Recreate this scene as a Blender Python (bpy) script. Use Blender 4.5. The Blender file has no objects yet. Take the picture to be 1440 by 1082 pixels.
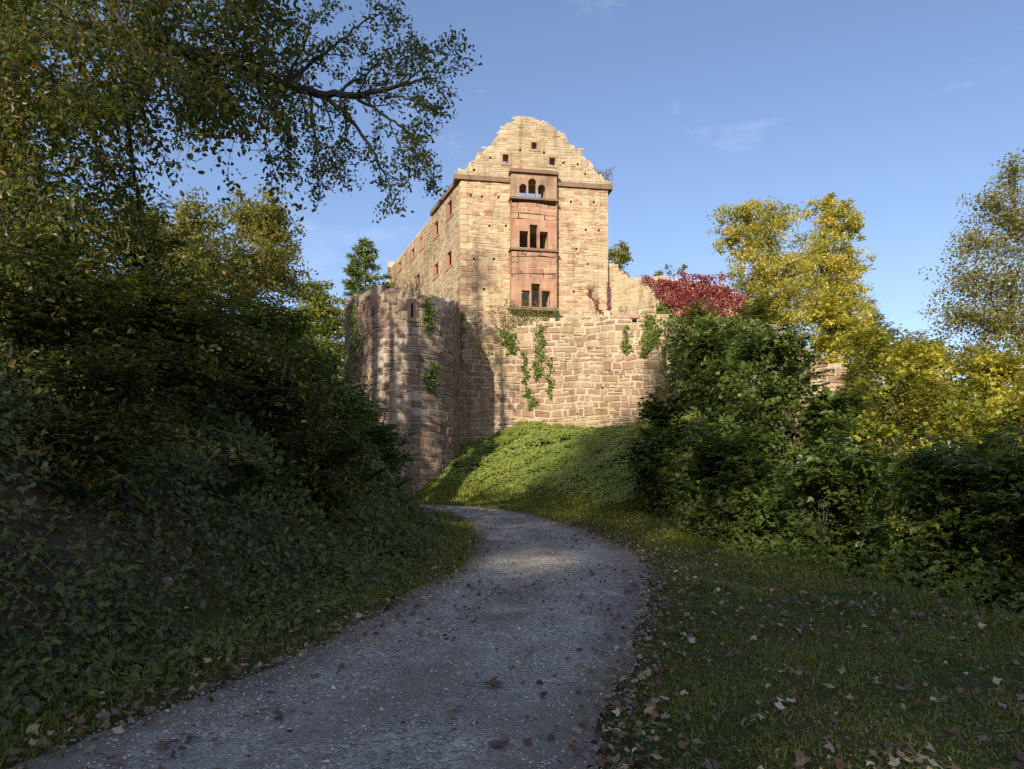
import bpy, math, random
import numpy as np
from mathutils import Vector
R = math.radians
C = bpy.context.scene
COL = C.collection

# ------------------------------------------------------------------ camera, sky, sun, exposure
EYE = 1.65; HZ = 700.0; F = 1000.0          # eye height; horizon row and focal length measured on the 1440 px photo
cam = bpy.data.objects.new('camera', bpy.data.cameras.new('camera'))
COL.objects.link(cam); C.camera = cam
cam.location = (0, 0, EYE); cam.rotation_euler = (R(90), 0, 0)
cam.data.sensor_width = 36; cam.data.lens = 36 * F / 1440
cam.data.shift_y = (HZ - 541) / 1440
cam.data.clip_end = 3000; cam.data.clip_start = 0.05

SUN_AZ, SUN_EL = 18.0, 23.0                 # degrees to the left of straight behind the camera; elevation
to_sun = Vector((-math.sin(R(SUN_AZ)) * math.cos(R(SUN_EL)), -math.cos(R(SUN_AZ)) * math.cos(R(SUN_EL)), math.sin(R(SUN_EL))))
w = bpy.data.worlds.new('World'); C.world = w; w.use_nodes = True
nt = w.node_tree; nt.nodes.clear()
sky = nt.nodes.new('ShaderNodeTexSky'); sky.sky_type = 'NISHITA'; sky.sun_disc = False
sky.sun_elevation = R(SUN_EL); sky.sun_rotation = R(180 + SUN_AZ); sky.altitude = 300
sky.air_density = 1.0; sky.dust_density = 1.2; sky.ozone_density = 2.2
bg = nt.nodes.new('ShaderNodeBackground'); bg.inputs['Strength'].default_value = 0.12
wo = nt.nodes.new('ShaderNodeOutputWorld')
# a few thin wisps of cloud, fixed in the sky's own directions
tc = nt.nodes.new('ShaderNodeTexCoord'); mp = nt.nodes.new('ShaderNodeMapping'); mp.inputs['Scale'].default_value = (2.2, 2.2, 6.0)
mp.inputs['Rotation'].default_value = (0.0, R(14), 0)
cn = nt.nodes.new('ShaderNodeTexNoise'); cn.inputs['Scale'].default_value = 2.3; cn.inputs['Detail'].default_value = 7; cn.inputs['Roughness'].default_value = .62
cr = nt.nodes.new('ShaderNodeValToRGB'); cr.color_ramp.elements[0].position = .6; cr.color_ramp.elements[0].color = (0, 0, 0, 1)
cr.color_ramp.elements[1].position = .98; cr.color_ramp.elements[1].color = (.3, .3, .3, 1)
mx = nt.nodes.new('ShaderNodeMix'); mx.data_type = 'RGBA'; mx.inputs[7].default_value = (7.0, 7.4, 8.0, 1)
nt.links.new(tc.outputs['Generated'], mp.inputs[0]); nt.links.new(mp.outputs[0], cn.inputs['Vector']); nt.links.new(cn.outputs[0], cr.inputs[0])
nt.links.new(cr.outputs[0], mx.inputs[0]); nt.links.new(sky.outputs[0], mx.inputs[6]); tn = nt.nodes.new('ShaderNodeMix'); tn.data_type = 'RGBA'; tn.blend_type = 'MULTIPLY'; tn.inputs[0].default_value = 1; tn.inputs[7].default_value = (1.0, .93, .97, 1)
nt.links.new(mx.outputs[2], tn.inputs[6]); nt.links.new(tn.outputs[2], bg.inputs[0]); nt.links.new(bg.outputs[0], wo.inputs[0])

sl = bpy.data.lights.new('sun', 'SUN'); sl.energy = 3.6; sl.angle = R(.5); sl.color = (1.0, .915, .76)
so = bpy.data.objects.new('sun', sl); COL.objects.link(so)
so.rotation_euler = (-to_sun).to_track_quat('-Z', 'Y').to_euler(); so.location = (-20, -40, 40)
C.view_settings.view_transform = 'Standard'; C.view_settings.look = 'None'
C.view_settings.exposure = 0.8; C.view_settings.gamma = 1; C.view_settings.use_curve_mapping = False
cy = C.cycles
cy.max_bounces = 9; cy.diffuse_bounces = 7; cy.glossy_bounces = 2; cy.transmission_bounces = 5; cy.transparent_max_bounces = 4
cy.use_denoising = False; C.render.filter_size = 1.15; cy.caustics_reflective = False; cy.caustics_refractive = False

# ------------------------------------------------------------------ helpers
def W(px, py, Y):                            # a pixel of the photo taken out to depth Y
    return np.array([(px - 720) / F * Y, Y, EYE + (HZ - py) / F * Y])

def sstep(a, b, x):
    t = np.clip((np.asarray(x, float) - a) / (b - a), 0, 1); return t * t * (3 - 2 * t)

def mesh_np(name, V, quads=None, tris=None, attrs=None, mats=(), matidx=None, smooth=False):
    """attrs: {name: per-face array}, faces ordered quads then tris"""
    V = np.asarray(V, np.float32).reshape(-1, 3)
    q = np.zeros((0, 4), np.int32) if quads is None or len(quads) == 0 else np.asarray(quads, np.int32)
    t = np.zeros((0, 3), np.int32) if tris is None or len(tris) == 0 else np.asarray(tris, np.int32)
    me = bpy.data.meshes.new(name)
    me.vertices.add(len(V)); me.vertices.foreach_set('co', V.ravel())
    nl = q.size + t.size; me.loops.add(nl)
    me.loops.foreach_set('vertex_index', np.concatenate([q.ravel(), t.ravel()]).astype(np.int32))
    me.polygons.add(len(q) + len(t))
    st = np.concatenate([np.arange(len(q)) * 4, q.size + np.arange(len(t)) * 3]).astype(np.int32)
    me.polygons.foreach_set('loop_start', st)
    for m in mats: me.materials.append(m)
    if matidx is not None: me.polygons.foreach_set('material_index', np.asarray(matidx, np.int32))
    me.polygons.foreach_set('use_smooth', np.full(len(q) + len(t), smooth))
    me.update(calc_edges=True)
    for k, a in (attrs or {}).items():
        at = me.attributes.new(k, 'FLOAT', 'FACE'); at.data.foreach_set('value', np.asarray(a, np.float32))
    me.validate()
    return me

def obj(name, me, parent=None):
    o = bpy.data.objects.new(name, me); COL.objects.link(o)
    if parent is not None:
        o.parent = parent
        root = parent
        off = Vector((0, 0, 0))
        while root is not None: off += root.location; root = root.parent
        if me is not None and off.length > 0:            # meshes are written in world space: pull them back to the parent's origin
            co = np.empty(len(me.vertices) * 3, np.float32); me.vertices.foreach_get('co', co)
            me.vertices.foreach_set('co', (co.reshape(-1, 3) - np.array(off, np.float32)).ravel()); me.update()
    return o

def tag(o, label=None, cat=None, group=None, kind=None):
    if label: o['label'] = label
    if cat: o['category'] = cat
    if group: o['group'] = group
    if kind: o['kind'] = kind
    return o

def thing(name, label, cat, loc, group=None):
    o = bpy.data.objects.new(name, None); COL.objects.link(o); o.location = [float(v) for v in loc]
    o.empty_display_size = .3
    return tag(o, label, cat, group)

class MB:
    """collects pieces into one mesh"""
    def __init__(s): s.V = []; s.Q = []; s.T = []; s.rq = []; s.rt = []; s.mq = []; s.mt = []; s.n = 0
    def add(s, V, Q=None, T=None, rq=None, rt=None, mi=0):
        V = np.asarray(V, float).reshape(-1, 3)
        if Q is not None and len(Q):
            Q = np.asarray(Q); s.Q.append(Q + s.n); s.rq.append(np.broadcast_to(.5 if rq is None else rq, len(Q))); s.mq.append(np.full(len(Q), mi))
        if T is not None and len(T):
            T = np.asarray(T); s.T.append(T + s.n); s.rt.append(np.broadcast_to(.5 if rt is None else rt, len(T))); s.mt.append(np.full(len(T), mi))
        s.V.append(V); s.n += len(V)
    def box(s, c, h, ax=(1, 0), r=.5, mi=0):             # centre, half sizes, heading of the x axis
        c = np.asarray(c, float); a = np.array([ax[0], ax[1], 0.]); a /= np.linalg.norm(a); b = np.array([-a[1], a[0], 0.]); z = np.array([0, 0, 1.])
        V = [c + i * h[0] * a + j * h[1] * b + k * h[2] * z for k in (-1, 1) for j in (-1, 1) for i in (-1, 1)]
        s.add(V, [[0, 2, 3, 1], [4, 5, 7, 6], [0, 1, 5, 4], [2, 6, 7, 3], [0, 4, 6, 2], [1, 3, 7, 5]], rq=r, mi=mi)
    def tube(s, P, rad, k=6, r=.5, mi=0):
        P = np.asarray(P, float); n = len(P); rad = np.broadcast_to(rad, n)
        t = np.gradient(P, axis=0); t /= np.linalg.norm(t, axis=1)[:, None] + 1e-9
        ref = np.where(np.abs(t[:, 2:3]) > .9, np.array([[1., 0, 0]]), np.array([[0, 0, 1.]]))
        a = np.cross(t, ref); a /= np.linalg.norm(a, axis=1)[:, None] + 1e-9; b = np.cross(t, a)
        an = np.arange(k) * 2 * math.pi / k
        V = P[:, None] + rad[:, None, None] * (np.cos(an)[None, :, None] * a[:, None] + np.sin(an)[None, :, None] * b[:, None])
        i = np.arange(n - 1)[:, None] * k; j = np.arange(k)[None]; j2 = (j + 1) % k
        Q = np.stack([i + j, i + j2, i + k + j2, i + k + j], -1).reshape(-1, 4)
        s.add(V, Q, rq=r, mi=mi)
    def mesh(s, name, mats, smooth=False, extra=None):
        Q = np.concatenate(s.Q) if s.Q else None; T = np.concatenate(s.T) if s.T else None
        r = np.concatenate(s.rq + s.rt); mi = np.concatenate(s.mq + s.mt)
        return mesh_np(name, np.concatenate(s.V), Q, T, {'rnd': r}, mats, mi, smooth)

LEAF_A = (np.array([[0, 0, 0], [.45, .3, .07], [1, 0, -.06], [.45, -.3, .07]]), None, np.array([[0, 1, 2], [0, 2, 3]]))
LEAF_B = (np.array([[0, 0, 0], [.25, .22, .05], [.65, .24, .06], [1, 0, -.1], [.65, -.24, .06], [.25, -.22, .05]]), np.array([[0, 1, 2, 3], [0, 3, 4, 5]]), None)
# a lobed, maple-like outline
LEAF_M = (np.array([[0, 0, 0], [.1, .3, .04], [.42, .52, .02], [.5, .24, .05], [1, 0, -.1], [.5, -.24, .05], [.42, -.52, .02], [.1, -.3, .04]]),
          np.array([[0, 1, 2, 3], [0, 5, 6, 7], [0, 3, 4, 5]]), None)
LEAF_N = (np.array([[0, 0, 0], [.4, .13, .02], [1, 0, -.1], [.4, -.13, .02]]), None, np.array([[0, 1, 2], [0, 2, 3]]))

def unit(a): return a / (np.linalg.norm(a, axis=-1, keepdims=True) + 1e-9)

def leaf_arrays(P, size, rng, up=.5, tmpl=LEAF_A, nrm=(0, 0, 1), droop=0.0, tdir=None):
    P = np.asarray(P, float); n = len(P); size = np.broadcast_to(size, n)
    N = unit(unit(rng.normal(size=(n, 3))) * (1 - up) + np.asarray(nrm, float) * up)
    T = rng.normal(size=(n, 3)) if tdir is None else np.asarray(tdir) + rng.normal(size=(n, 3)) * .5
    T = T - (T * N).sum(1)[:, None] * N; T = unit(T); T = unit(T + np.array([0, 0, -droop])); B = unit(np.cross(N, T)); N = np.cross(T, B)
    t = tmpl[0]; k = len(t)
    V = P[:, None] + size[:, None, None] * (t[None, :, 0:1] * T[:, None] + t[None, :, 1:2] * B[:, None] + t[None, :, 2:3] * N[:, None])
    off = np.arange(n)[:, None, None] * k
    Q = None if tmpl[1] is None else (tmpl[1][None] + off).reshape(-1, 4)
    T3 = None if tmpl[2] is None else (tmpl[2][None] + off).reshape(-1, 3)
    f = len(tmpl[1] if tmpl[1] is not None else tmpl[2])
    return V.reshape(-1, 3), Q, T3, f

def leaf_mesh(name, P, size, rng, mat, clump=None, **kw):
    V, Q, T3, f = leaf_arrays(P, size, rng, **kw)
    rnd = np.repeat(rng.random(len(P)), f); cl = np.repeat(np.zeros(len(P)) + .5 if clump is None else clump, f)
    return mesh_np(name, V, Q, T3, {'rnd': rnd, 'clump': cl}, [mat])

# ------------------------------------------------------------------ materials
def new_mat(name):
    m = bpy.data.materials.new(name); m.use_nodes = True; n = m.node_tree; n.nodes.clear()
    o = n.nodes.new('ShaderNodeOutputMaterial'); return m, n, o

def ramp(n, stops, fac=None):
    r = n.nodes.new('ShaderNodeValToRGB'); e = r.color_ramp.elements
    while len(e) < len(stops): e.new(.5)
    for i, (p, c) in enumerate(stops): e[i].position = p; e[i].color = (*c, 1)
    if fac is not None: n.links.new(fac, r.inputs[0])
    return r

def noise(n, scale, detail=4, rough=.55, coord='Object'):
    t = n.nodes.new('ShaderNodeTexCoord'); x = n.nodes.new('ShaderNodeTexNoise')
    x.inputs['Scale'].default_value = scale; x.inputs['Detail'].default_value = detail; x.inputs['Roughness'].default_value = rough
    n.links.new(t.outputs[coord], x.inputs['Vector']); return x

def mixc(n, fac, a, b, blend='MIX'):
    m = n.nodes.new('ShaderNodeMix'); m.data_type = 'RGBA'; m.blend_type = blend
    for s, v in ((0, fac), (6, a), (7, b)):
        if hasattr(v, 'is_linked') or hasattr(v, 'links'): n.links.new(v, m.inputs[s])
        else: m.inputs[s].default_value = v if s == 0 else (*v, 1)
    return m.outputs[2]

def math_n(n, op, a, b=0.0):
    m = n.nodes.new('ShaderNodeMath'); m.operation = op
    for s, v in ((0, a), (1, b)):
        if hasattr(v, 'links'): n.links.new(v, m.inputs[s])
        else: m.inputs[s].default_value = v
    return m.outputs[0]

def attr(n, name):
    a = n.nodes.new('ShaderNodeAttribute'); a.attribute_name = name; return a

def leaf_mat(name, stops, transl=.35, rough=.4, cw=.5):
    m, n, o = new_mat(name)
    f = math_n(n, 'ADD', math_n(n, 'MULTIPLY', attr(n, 'rnd').outputs['Fac'], 1 - cw), math_n(n, 'MULTIPLY', attr(n, 'clump').outputs['Fac'], cw))
    c = ramp(n, stops, f).outputs[0]
    p = n.nodes.new('ShaderNodeBsdfPrincipled'); n.links.new(c, p.inputs['Base Color']); p.inputs['Roughness'].default_value = rough
    p.inputs['Specular IOR Level'].default_value = .55
    t = n.nodes.new('ShaderNodeBsdfTranslucent')
    n.links.new(mixc(n, 1.0, c, (1.25, 1.2, .7), 'MULTIPLY'), t.inputs['Color'])
    x = n.nodes.new('ShaderNodeMixShader'); x.inputs[0].default_value = transl
    n.links.new(p.outputs[0], x.inputs[1]); n.links.new(t.outputs[0], x.inputs[2]); n.links.new(x.outputs[0], o.inputs[0])
    return m

def bump(n, height, strength, dist, p):
    b = n.nodes.new('ShaderNodeBump'); b.inputs['Strength'].default_value = strength; b.inputs['Distance'].default_value = dist
    n.links.new(height, b.inputs['Height']); n.links.new(b.outputs[0], p.inputs['Normal']); return b

def stone_mat(name, stops, lichen=(.16, .15, .10), lich=.35, bscale=9.0, bstr=.6, smear=None):
    m, n, o = new_mat(name)
    c = ramp(n, stops, attr(n, 'rnd').outputs['Fac']).outputs[0]
    fine = noise(n, 14, 6, .65); big = noise(n, .55, 5, .6)
    c = mixc(n, .55, c, ramp(n, [(.25, (.45, .42, .38)), (.5, (.95, .93, .9)), (.75, (1.35, 1.32, 1.25))], fine.outputs[0]).outputs[0], 'MULTIPLY')
    if smear:
        sm = noise(n, 3.1, 8, .72); c = mixc(n, math_n(n, 'MULTIPLY', ramp(n, [(.42, (0, 0, 0)), (.56, (1, 1, 1))], sm.outputs[0]).outputs[0], smear[1]), c, smear[0])
    st = ramp(n, [(.46, (0, 0, 0)), (.68, (1, 1, 1))], big.outputs[0]).outputs[0]
    fst = math_n(n, 'MULTIPLY', st, lich)
    c = mixc(n, fst, c, lichen)
    c = mixc(n, .9, c, ramp(n, [(.36, (1.06, 1.04, 1.0)), (.62, (.96, .885, .83))], noise(n, .22, 4, .6).outputs[0]).outputs[0], 'MULTIPLY')
    tc_ = n.nodes.new('ShaderNodeTexCoord'); mp_ = n.nodes.new('ShaderNodeMapping'); mp_.inputs['Scale'].default_value = (1.6, 1.6, .16); sk = n.nodes.new('ShaderNodeTexNoise'); sk.inputs['Scale'].default_value = 1.5; sk.inputs['Detail'].default_value = 6; sk.inputs['Roughness'].default_value = .65
    n.links.new(tc_.outputs['Object'], mp_.inputs[0]); n.links.new(mp_.outputs[0], sk.inputs['Vector'])     # rain streaks
    c = mixc(n, .8, c, ramp(n, [(.3, (.5, .45, .40)), (.47, (.95, .93, .91)), (.7, (1.14, 1.12, 1.08))], sk.outputs[0]).outputs[0], 'MULTIPLY')
    p = n.nodes.new('ShaderNodeBsdfPrincipled'); n.links.new(c, p.inputs['Base Color']); p.inputs['Roughness'].default_value = .92
    p.inputs['Specular IOR Level'].default_value = .15
    bump(n, noise(n, bscale, 7, .65).outputs[0], bstr, .06, p)
    n.links.new(p.outputs[0], o.inputs[0]); return m

def bark_mat(name, a, b):
    m, n, o = new_mat(name)
    x = noise(n, 7, 6, .65)
    p = n.nodes.new('ShaderNodeBsdfPrincipled'); n.links.new(ramp(n, [(.3, a), (.7, b)], x.outputs[0]).outputs[0], p.inputs['Base Color'])
    p.inputs['Roughness'].default_value = .9; bump(n, noise(n, 30, 5, .7).outputs[0], .8, .03, p)
    n.links.new(p.outputs[0], o.inputs[0]); return m

M = {}
M['block_palas'] = stone_mat('cream_sandstone', [(0, (.32, .155, .11)), (.2, (.41, .25, .165)), (.38, (.48, .35, .23)), (.7, (.53, .425, .275)), (1, (.59, .50, .34))], lich=.25, smear=((.53, .435, .30), .45))
M['mortar_palas'] = stone_mat('cream_lime_mortar', [(0, (.53, .455, .305)), (1, (.56, .48, .32))], lich=.3)
M['block_side'] = stone_mat('weathered_rendered_stone', [(0, (.33, .21, .14)), (.3, (.42, .32, .21)), (1, (.50, .41, .28))], lich=.45, smear=((.46, .385, .265), .65))
M['block_gable'] = stone_mat('grey_cream_gable_stone', [(0, (.31, .19, .125)), (.2, (.41, .315, .215)), (.6, (.46, .385, .27)), (1, (.49, .43, .32))], lichen=(.25, .22, .14), lich=.55, smear=((.45, .38, .26), .5))
M['block_curtain'] = stone_mat('coarse_sandstone', [(0, (.21, .115, .085)), (.25, (.27, .165, .12)), (.55, (.32, .215, .145)), (.85, (.37, .27, .18)), (1, (.43, .34, .23))], lichen=(.31, .27, .10), lich=.5, bscale=6, smear=((.52, .44, .32), .22))
M['mortar_light'] = stone_mat('pale_joint_mortar', [(0, (.50, .42, .31)), (1, (.53, .45, .34))], lichen=(.34, .29, .17), lich=.4)
M['block_tower'] = stone_mat('purple_red_sandstone', [(0, (.17, .095, .08)), (.35, (.245, .15, .12)), (.7, (.30, .20, .155)), (1, (.36, .28, .20))], lichen=(.13, .12, .085), lich=.5, bscale=6, smear=((.33, .28, .215), .35))
M['mortar_tower'] = stone_mat('grey_joint_mortar', [(0, (.41, .36, .285)), (1, (.45, .395, .31))], lich=.5)
M['red_frame'] = stone_mat('dressed_red_sandstone', [(0, (.36, .175, .12)), (.5, (.41, .23, .16)), (1, (.47, .31, .215))], lichen=(.30, .24, .17), lich=.45, bstr=.3, smear=((.45, .34, .24), .3))
M['grey_frame'] = stone_mat('grey_dressed_sandstone', [(0, (.34, .22, .155)), (1, (.43, .32, .22))], lichen=(.20, .17, .13), lich=.5, bstr=.3)
M['cornice'] = stone_mat('dark_cornice_stone', [(0, (.20, .14, .10)), (1, (.28, .19, .135))], lich=.4, bstr=.4)
M['bark'] = bark_mat('dark_bark', (.035, .028, .02), (.10, .085, .06))
M['bark_grey'] = bark_mat('grey_bark', (.07, .06, .045), (.17, .15, .12))
G = lambda *s: list(s)
M['leaf_oak'] = leaf_mat('oak_leaf', [(0, (0.058, 0.081, 0.015)), (0.45, (0.104, 0.131, 0.024)), (0.75, (0.163, 0.169, 0.033)), (1, (0.247, 0.188, 0.033))], 0.5)
M['leaf_beech'] = leaf_mat('turning_beech_leaf', [(0, (0.065, 0.094, 0.017)), (0.5, (0.124, 0.150, 0.024)), (0.74, (0.208, 0.189, 0.029)), (0.9, (0.325, 0.202, 0.031)), (1, (0.351, 0.143, 0.028))], 0.5, cw=.55)
M['leaf_dark'] = leaf_mat('dark_hazel_leaf', [(0, (0.078, 0.110, 0.022)), (0.5, (0.128, 0.168, 0.031)), (0.85, (0.194, 0.217, 0.039)), (1, (0.478, 0.374, 0.052))], 0.42)
M['leaf_olive'] = leaf_mat('olive_yellow_leaf', [(0, (0.089, 0.106, 0.020)), (0.4, (0.189, 0.192, 0.031)), (0.8, (0.304, 0.251, 0.043)), (1, (0.405, 0.291, 0.046))], 0.45)
M['leaf_lime'] = leaf_mat('light_green_leaf', [(0, (0.084, 0.126, 0.020)), (0.5, (0.168, 0.204, 0.032)), (1, (0.324, 0.288, 0.048))], .45)
M['leaf_yellow'] = leaf_mat('yellow_maple_leaf', [(0, (0.134, 0.168, 0.034)), (0.33, (0.302, 0.314, 0.056)), (0.6, (0.526, 0.459, 0.078)), (0.85, (0.672, 0.504, 0.078)), (1, (0.616, 0.336, 0.062))], .5)
M['leaf_airy'] = leaf_mat('pale_olive_leaf', [(0, (.13, .14, .04)), (.5, (.24, .23, .065)), (1, (.40, .34, .10))], .45)
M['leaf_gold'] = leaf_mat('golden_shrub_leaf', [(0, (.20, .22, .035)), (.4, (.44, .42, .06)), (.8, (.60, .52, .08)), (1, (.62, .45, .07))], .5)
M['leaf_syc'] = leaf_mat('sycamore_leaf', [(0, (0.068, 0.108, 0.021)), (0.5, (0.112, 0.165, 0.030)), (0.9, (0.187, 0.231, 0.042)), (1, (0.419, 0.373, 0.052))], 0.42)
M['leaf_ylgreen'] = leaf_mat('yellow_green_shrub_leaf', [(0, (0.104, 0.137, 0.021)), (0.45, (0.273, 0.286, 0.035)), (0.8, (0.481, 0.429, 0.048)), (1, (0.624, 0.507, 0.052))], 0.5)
M['leaf_red'] = leaf_mat('red_creeper_leaf', [(0, (.13, .02, .022)), (.45, (.25, .035, .04)), (.75, (.34, .075, .065)), (.9, (.26, .13, .05)), (1, (.16, .17, .035))], .35)
M['leaf_ivy'] = leaf_mat('ivy_leaf', [(0, (0.060, 0.096, 0.017)), (0.5, (0.132, 0.180, 0.028)), (1, (0.264, 0.300, 0.042))], .35, rough=.45)
M['leaf_cover'] = leaf_mat('undergrowth_leaf', [(0, (0.072, 0.086, 0.018)), (0.5, (0.117, 0.134, 0.025)), (0.8, (0.169, 0.168, 0.030)), (0.92, (0.338, 0.252, 0.040)), (1, (0.390, 0.180, 0.050))], .3, rough=.42, cw=.35)
M['leaf_nettle'] = leaf_mat('fresh_nettle_leaf', [(0, (0.172, 0.230, 0.040)), (0.5, (0.276, 0.333, 0.063)), (1, (0.380, 0.402, 0.086))], 0.5)
M['leaf_spruce'] = leaf_mat('spruce_needle', [(0, (0.075, 0.106, 0.026)), (0.5, (0.144, 0.188, 0.041)), (1, (0.237, 0.263, 0.061))], .25)
M['leaf_litter'] = leaf_mat('fallen_leaf', [(0, (.08, .045, .03)), (.3, (.15, .075, .04)), (.5, (.24, .12, .055)), (.65, (.20, .155, .11)), (.82, (.30, .24, .17)), (.92, (.40, .29, .09)), (1, (.56, .49, .34))], .15, rough=.6, cw=0)
M['grass'] = leaf_mat('grass_blade', [(0, (0.111, 0.130, 0.013)), (0.5, (0.184, 0.205, 0.020)), (0.85, (0.263, 0.251, 0.032)), (1, (0.434, 0.344, 0.089))], .35, cw=.45)
M['leaf_herb'] = leaf_mat('turf_herb_leaf', [(0, (0.072, 0.094, 0.016)), (0.5, (0.120, 0.149, 0.023)), (1, (0.204, 0.209, 0.036))], .35)
M['fern'] = leaf_mat('fern_frond', [(0, (.075, .12, .022)), (1, (.13, .17, .033))], .35)

def gravel_mat():
    m, n, o = new_mat('crushed_grey_gravel')
    t = n.nodes.new('ShaderNodeTexCoord')
    v = n.nodes.new('ShaderNodeTexVoronoi'); v.inputs['Scale'].default_value = 46; n.links.new(t.outputs['Object'], v.inputs['Vector'])
    v2 = n.nodes.new('ShaderNodeTexVoronoi'); v2.inputs['Scale'].default_value = 95; n.links.new(t.outputs['Object'], v2.inputs['Vector'])
    sep = n.nodes.new('ShaderNodeSeparateColor'); n.links.new(v.outputs['Color'], sep.inputs[0])
    sep2 = n.nodes.new('ShaderNodeSeparateColor'); n.links.new(v2.outputs['Color'], sep2.inputs[0])
    c1 = ramp(n, [(0, (.15, .13, .10)), (.5, (.385, .345, .28)), (.85, (.53, .49, .42)), (1, (.66, .62, .56))], sep.outputs[0]).outputs[0]
    c2 = ramp(n, [(0, (.12, .105, .085)), (.7, (.36, .325, .27)), (1, (.5, .46, .41))], sep2.outputs[0]).outputs[0]
    pick = ramp(n, [(.42, (0, 0, 0)), (.58, (1, 1, 1))], noise(n, 2.2, 5).outputs[0]).outputs[0]
    c = mixc(n, pick, c1, c2)
    dirt = ramp(n, [(.46, (0, 0, 0)), (.72, (.9, .9, .9))], math_n(n, 'ADD', noise(n, 1.3, 8, .72).outputs[0], math_n(n, 'MULTIPLY', attr(n, 'edge').outputs['Fac'], .38))).outputs[0]
    c = mixc(n, dirt, c, mixc(n, noise(n, 60, 3).outputs[0], (.13, .10, .07), (.27, .215, .16)))
    sandy = ramp(n, [(.62, (0, 0, 0)), (.74, (.8, .8, .8))], noise(n, .62, 4, .5).outputs[0]).outputs[0]
    c = mixc(n, sandy, c, mixc(n, sep2.outputs[1], (.38, .33, .27), (.6, .54, .46)))
    p = n.nodes.new('ShaderNodeBsdfPrincipled'); n.links.new(c, p.inputs['Base Color']); p.inputs['Roughness'].default_value = .85
    h = math_n(n, 'ADD', math_n(n, 'MULTIPLY', v.outputs['Distance'], -1.0), math_n(n, 'MULTIPLY', v2.outputs['Distance'], -.5))
    bump(n, h, .9, .014, p); n.links.new(p.outputs[0], o.inputs[0]); return m
M['gravel'] = gravel_mat()

def pebble_mat():
    m, n, o = new_mat('loose_pebble')
    p = n.nodes.new('ShaderNodeBsdfPrincipled'); p.inputs['Roughness'].default_value = .8
    n.links.new(ramp(n, [(0, (.14, .13, .12)), (.5, (.33, .305, .28)), (.85, (.46, .43, .40)), (1, (.68, .64, .58))], attr(n, 'rnd').outputs['Fac']).outputs[0], p.inputs['Base Color'])
    n.links.new(p.outputs[0], o.inputs[0]); return m
M['pebble'] = pebble_mat()

def ground_mat():
    m, n, o = new_mat('soil_and_moss')
    s = n.nodes.new('ShaderNodeAttribute'); s.attribute_name = 'soil'          # 0 grassy turf .. 1 bare reddish bank earth
    f = noise(n, 9, 7, .7); g = noise(n, 1.1, 5, .6); fine = noise(n, 45, 5, .7)
    turf = mixc(n, f.outputs[0], (.055, .072, .02), (.11, .135, .036))
    lit = mixc(n, fine.outputs[0], (.065, .042, .026), (.17, .115, .07))
    turf = mixc(n, ramp(n, [(.45, (0, 0, 0)), (.65, (.8, .8, .8))], g.outputs[0]).outputs[0], turf, lit)
    earth = mixc(n, f.outputs[0], (.10, .058, .042), (.21, .13, .095))
    c = mixc(n, s.outputs['Fac'], turf, earth)
    p = n.nodes.new('ShaderNodeBsdfPrincipled'); n.links.new(c, p.inputs['Base Color']); p.inputs['Roughness'].default_value = .95
    p.inputs['Specular IOR Level'].default_value = .1
    bump(n, math_n(n, 'ADD', f.outputs[0], fine.outputs[0]), .8, .08, p); n.links.new(p.outputs[0], o.inputs[0]); return m
M['ground'] = ground_mat()

# ------------------------------------------------------------------ terrain
# path edges on the ground (x, y), measured from the photo with a 4.5 % climb
PL = np.array([(-3.3, -8), (-3.1, 0), (-2.85, 3), (-2.53, 4.3), (-2.17, 5.2), (-1.87, 6.2), (-1.53, 7.7), (-1.16, 9.7), (-.82, 11.8), (-.78, 14), (-.86, 16), (-1.26, 19.4), (-2.34, 24.4), (-3.8, 26.8), (-7, 28.6), (-14, 30), (-26, 31)])
PR = np.array([(-.3, -8), (.1, 0), (.35, 3), (.52, 4.3), (.75, 5), (1.27, 6.8), (1.84, 9.3), (2.18, 10.8), (2.35, 12.7), (2.14, 16.5), (1.6, 19.9), (.5, 24.6), (-1.1, 28), (-3.6, 30), (-7, 31.6), (-14, 33), (-26, 34)])
XS = np.array([(-30, 8), (0, 7.5), (4, 6.2), (7.3, 5.1), (9, 4.9), (10.65, 4.7), (13.5, 3.85), (18, 3.6), (22, 4.6), (26, 6.2), (30, 8), (36, 10), (45, 15), (60, 27), (90, 40)])   # y, x of the shoulder where the right verge drops

def seg_dist(x, y, P):
    d = np.full(np.shape(x), 1e9)
    for a, b in zip(P[:-1], P[1:]):
        ab = b - a; t = np.clip(((x - a[0]) * ab[0] + (y - a[1]) * ab[1]) / (ab @ ab), 0, 1)
        d = np.minimum(d, np.hypot(x - a[0] - t * ab[0], y - a[1] - t * ab[1]))
    return d

def side(x, y):
    """signed: left of the left edge (dl > 0), beyond the right edge (dr > 0), inside both negative"""
    yl = np.interp(x, PL[::-1, 0], PL[::-1, 1], left=31, right=99)
    left = (x < np.interp(y, PL[:, 1], PL[:, 0])) & (y < 31)
    right = (x > np.interp(y, PR[:, 1], PR[:, 0])) | (y > 34)
    dl = seg_dist(x, y, PL) * np.where(left, 1, -1); dr = seg_dist(x, y, PR) * np.where(right, 1, -1)
    return dl, dr

def vnoise(x, y, s=1.0, seed=0):
    out = 0
    rr = np.random.RandomState(seed)
    for k in range(6):
        a = rr.rand() * 6.28; f = s * (1.0 + .75 * k); ph = rr.rand() * 6.28
        out = out + np.sin((x * math.cos(a) + y * math.sin(a)) * f + ph) / (1 + .5 * k)
    return out / 3

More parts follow.
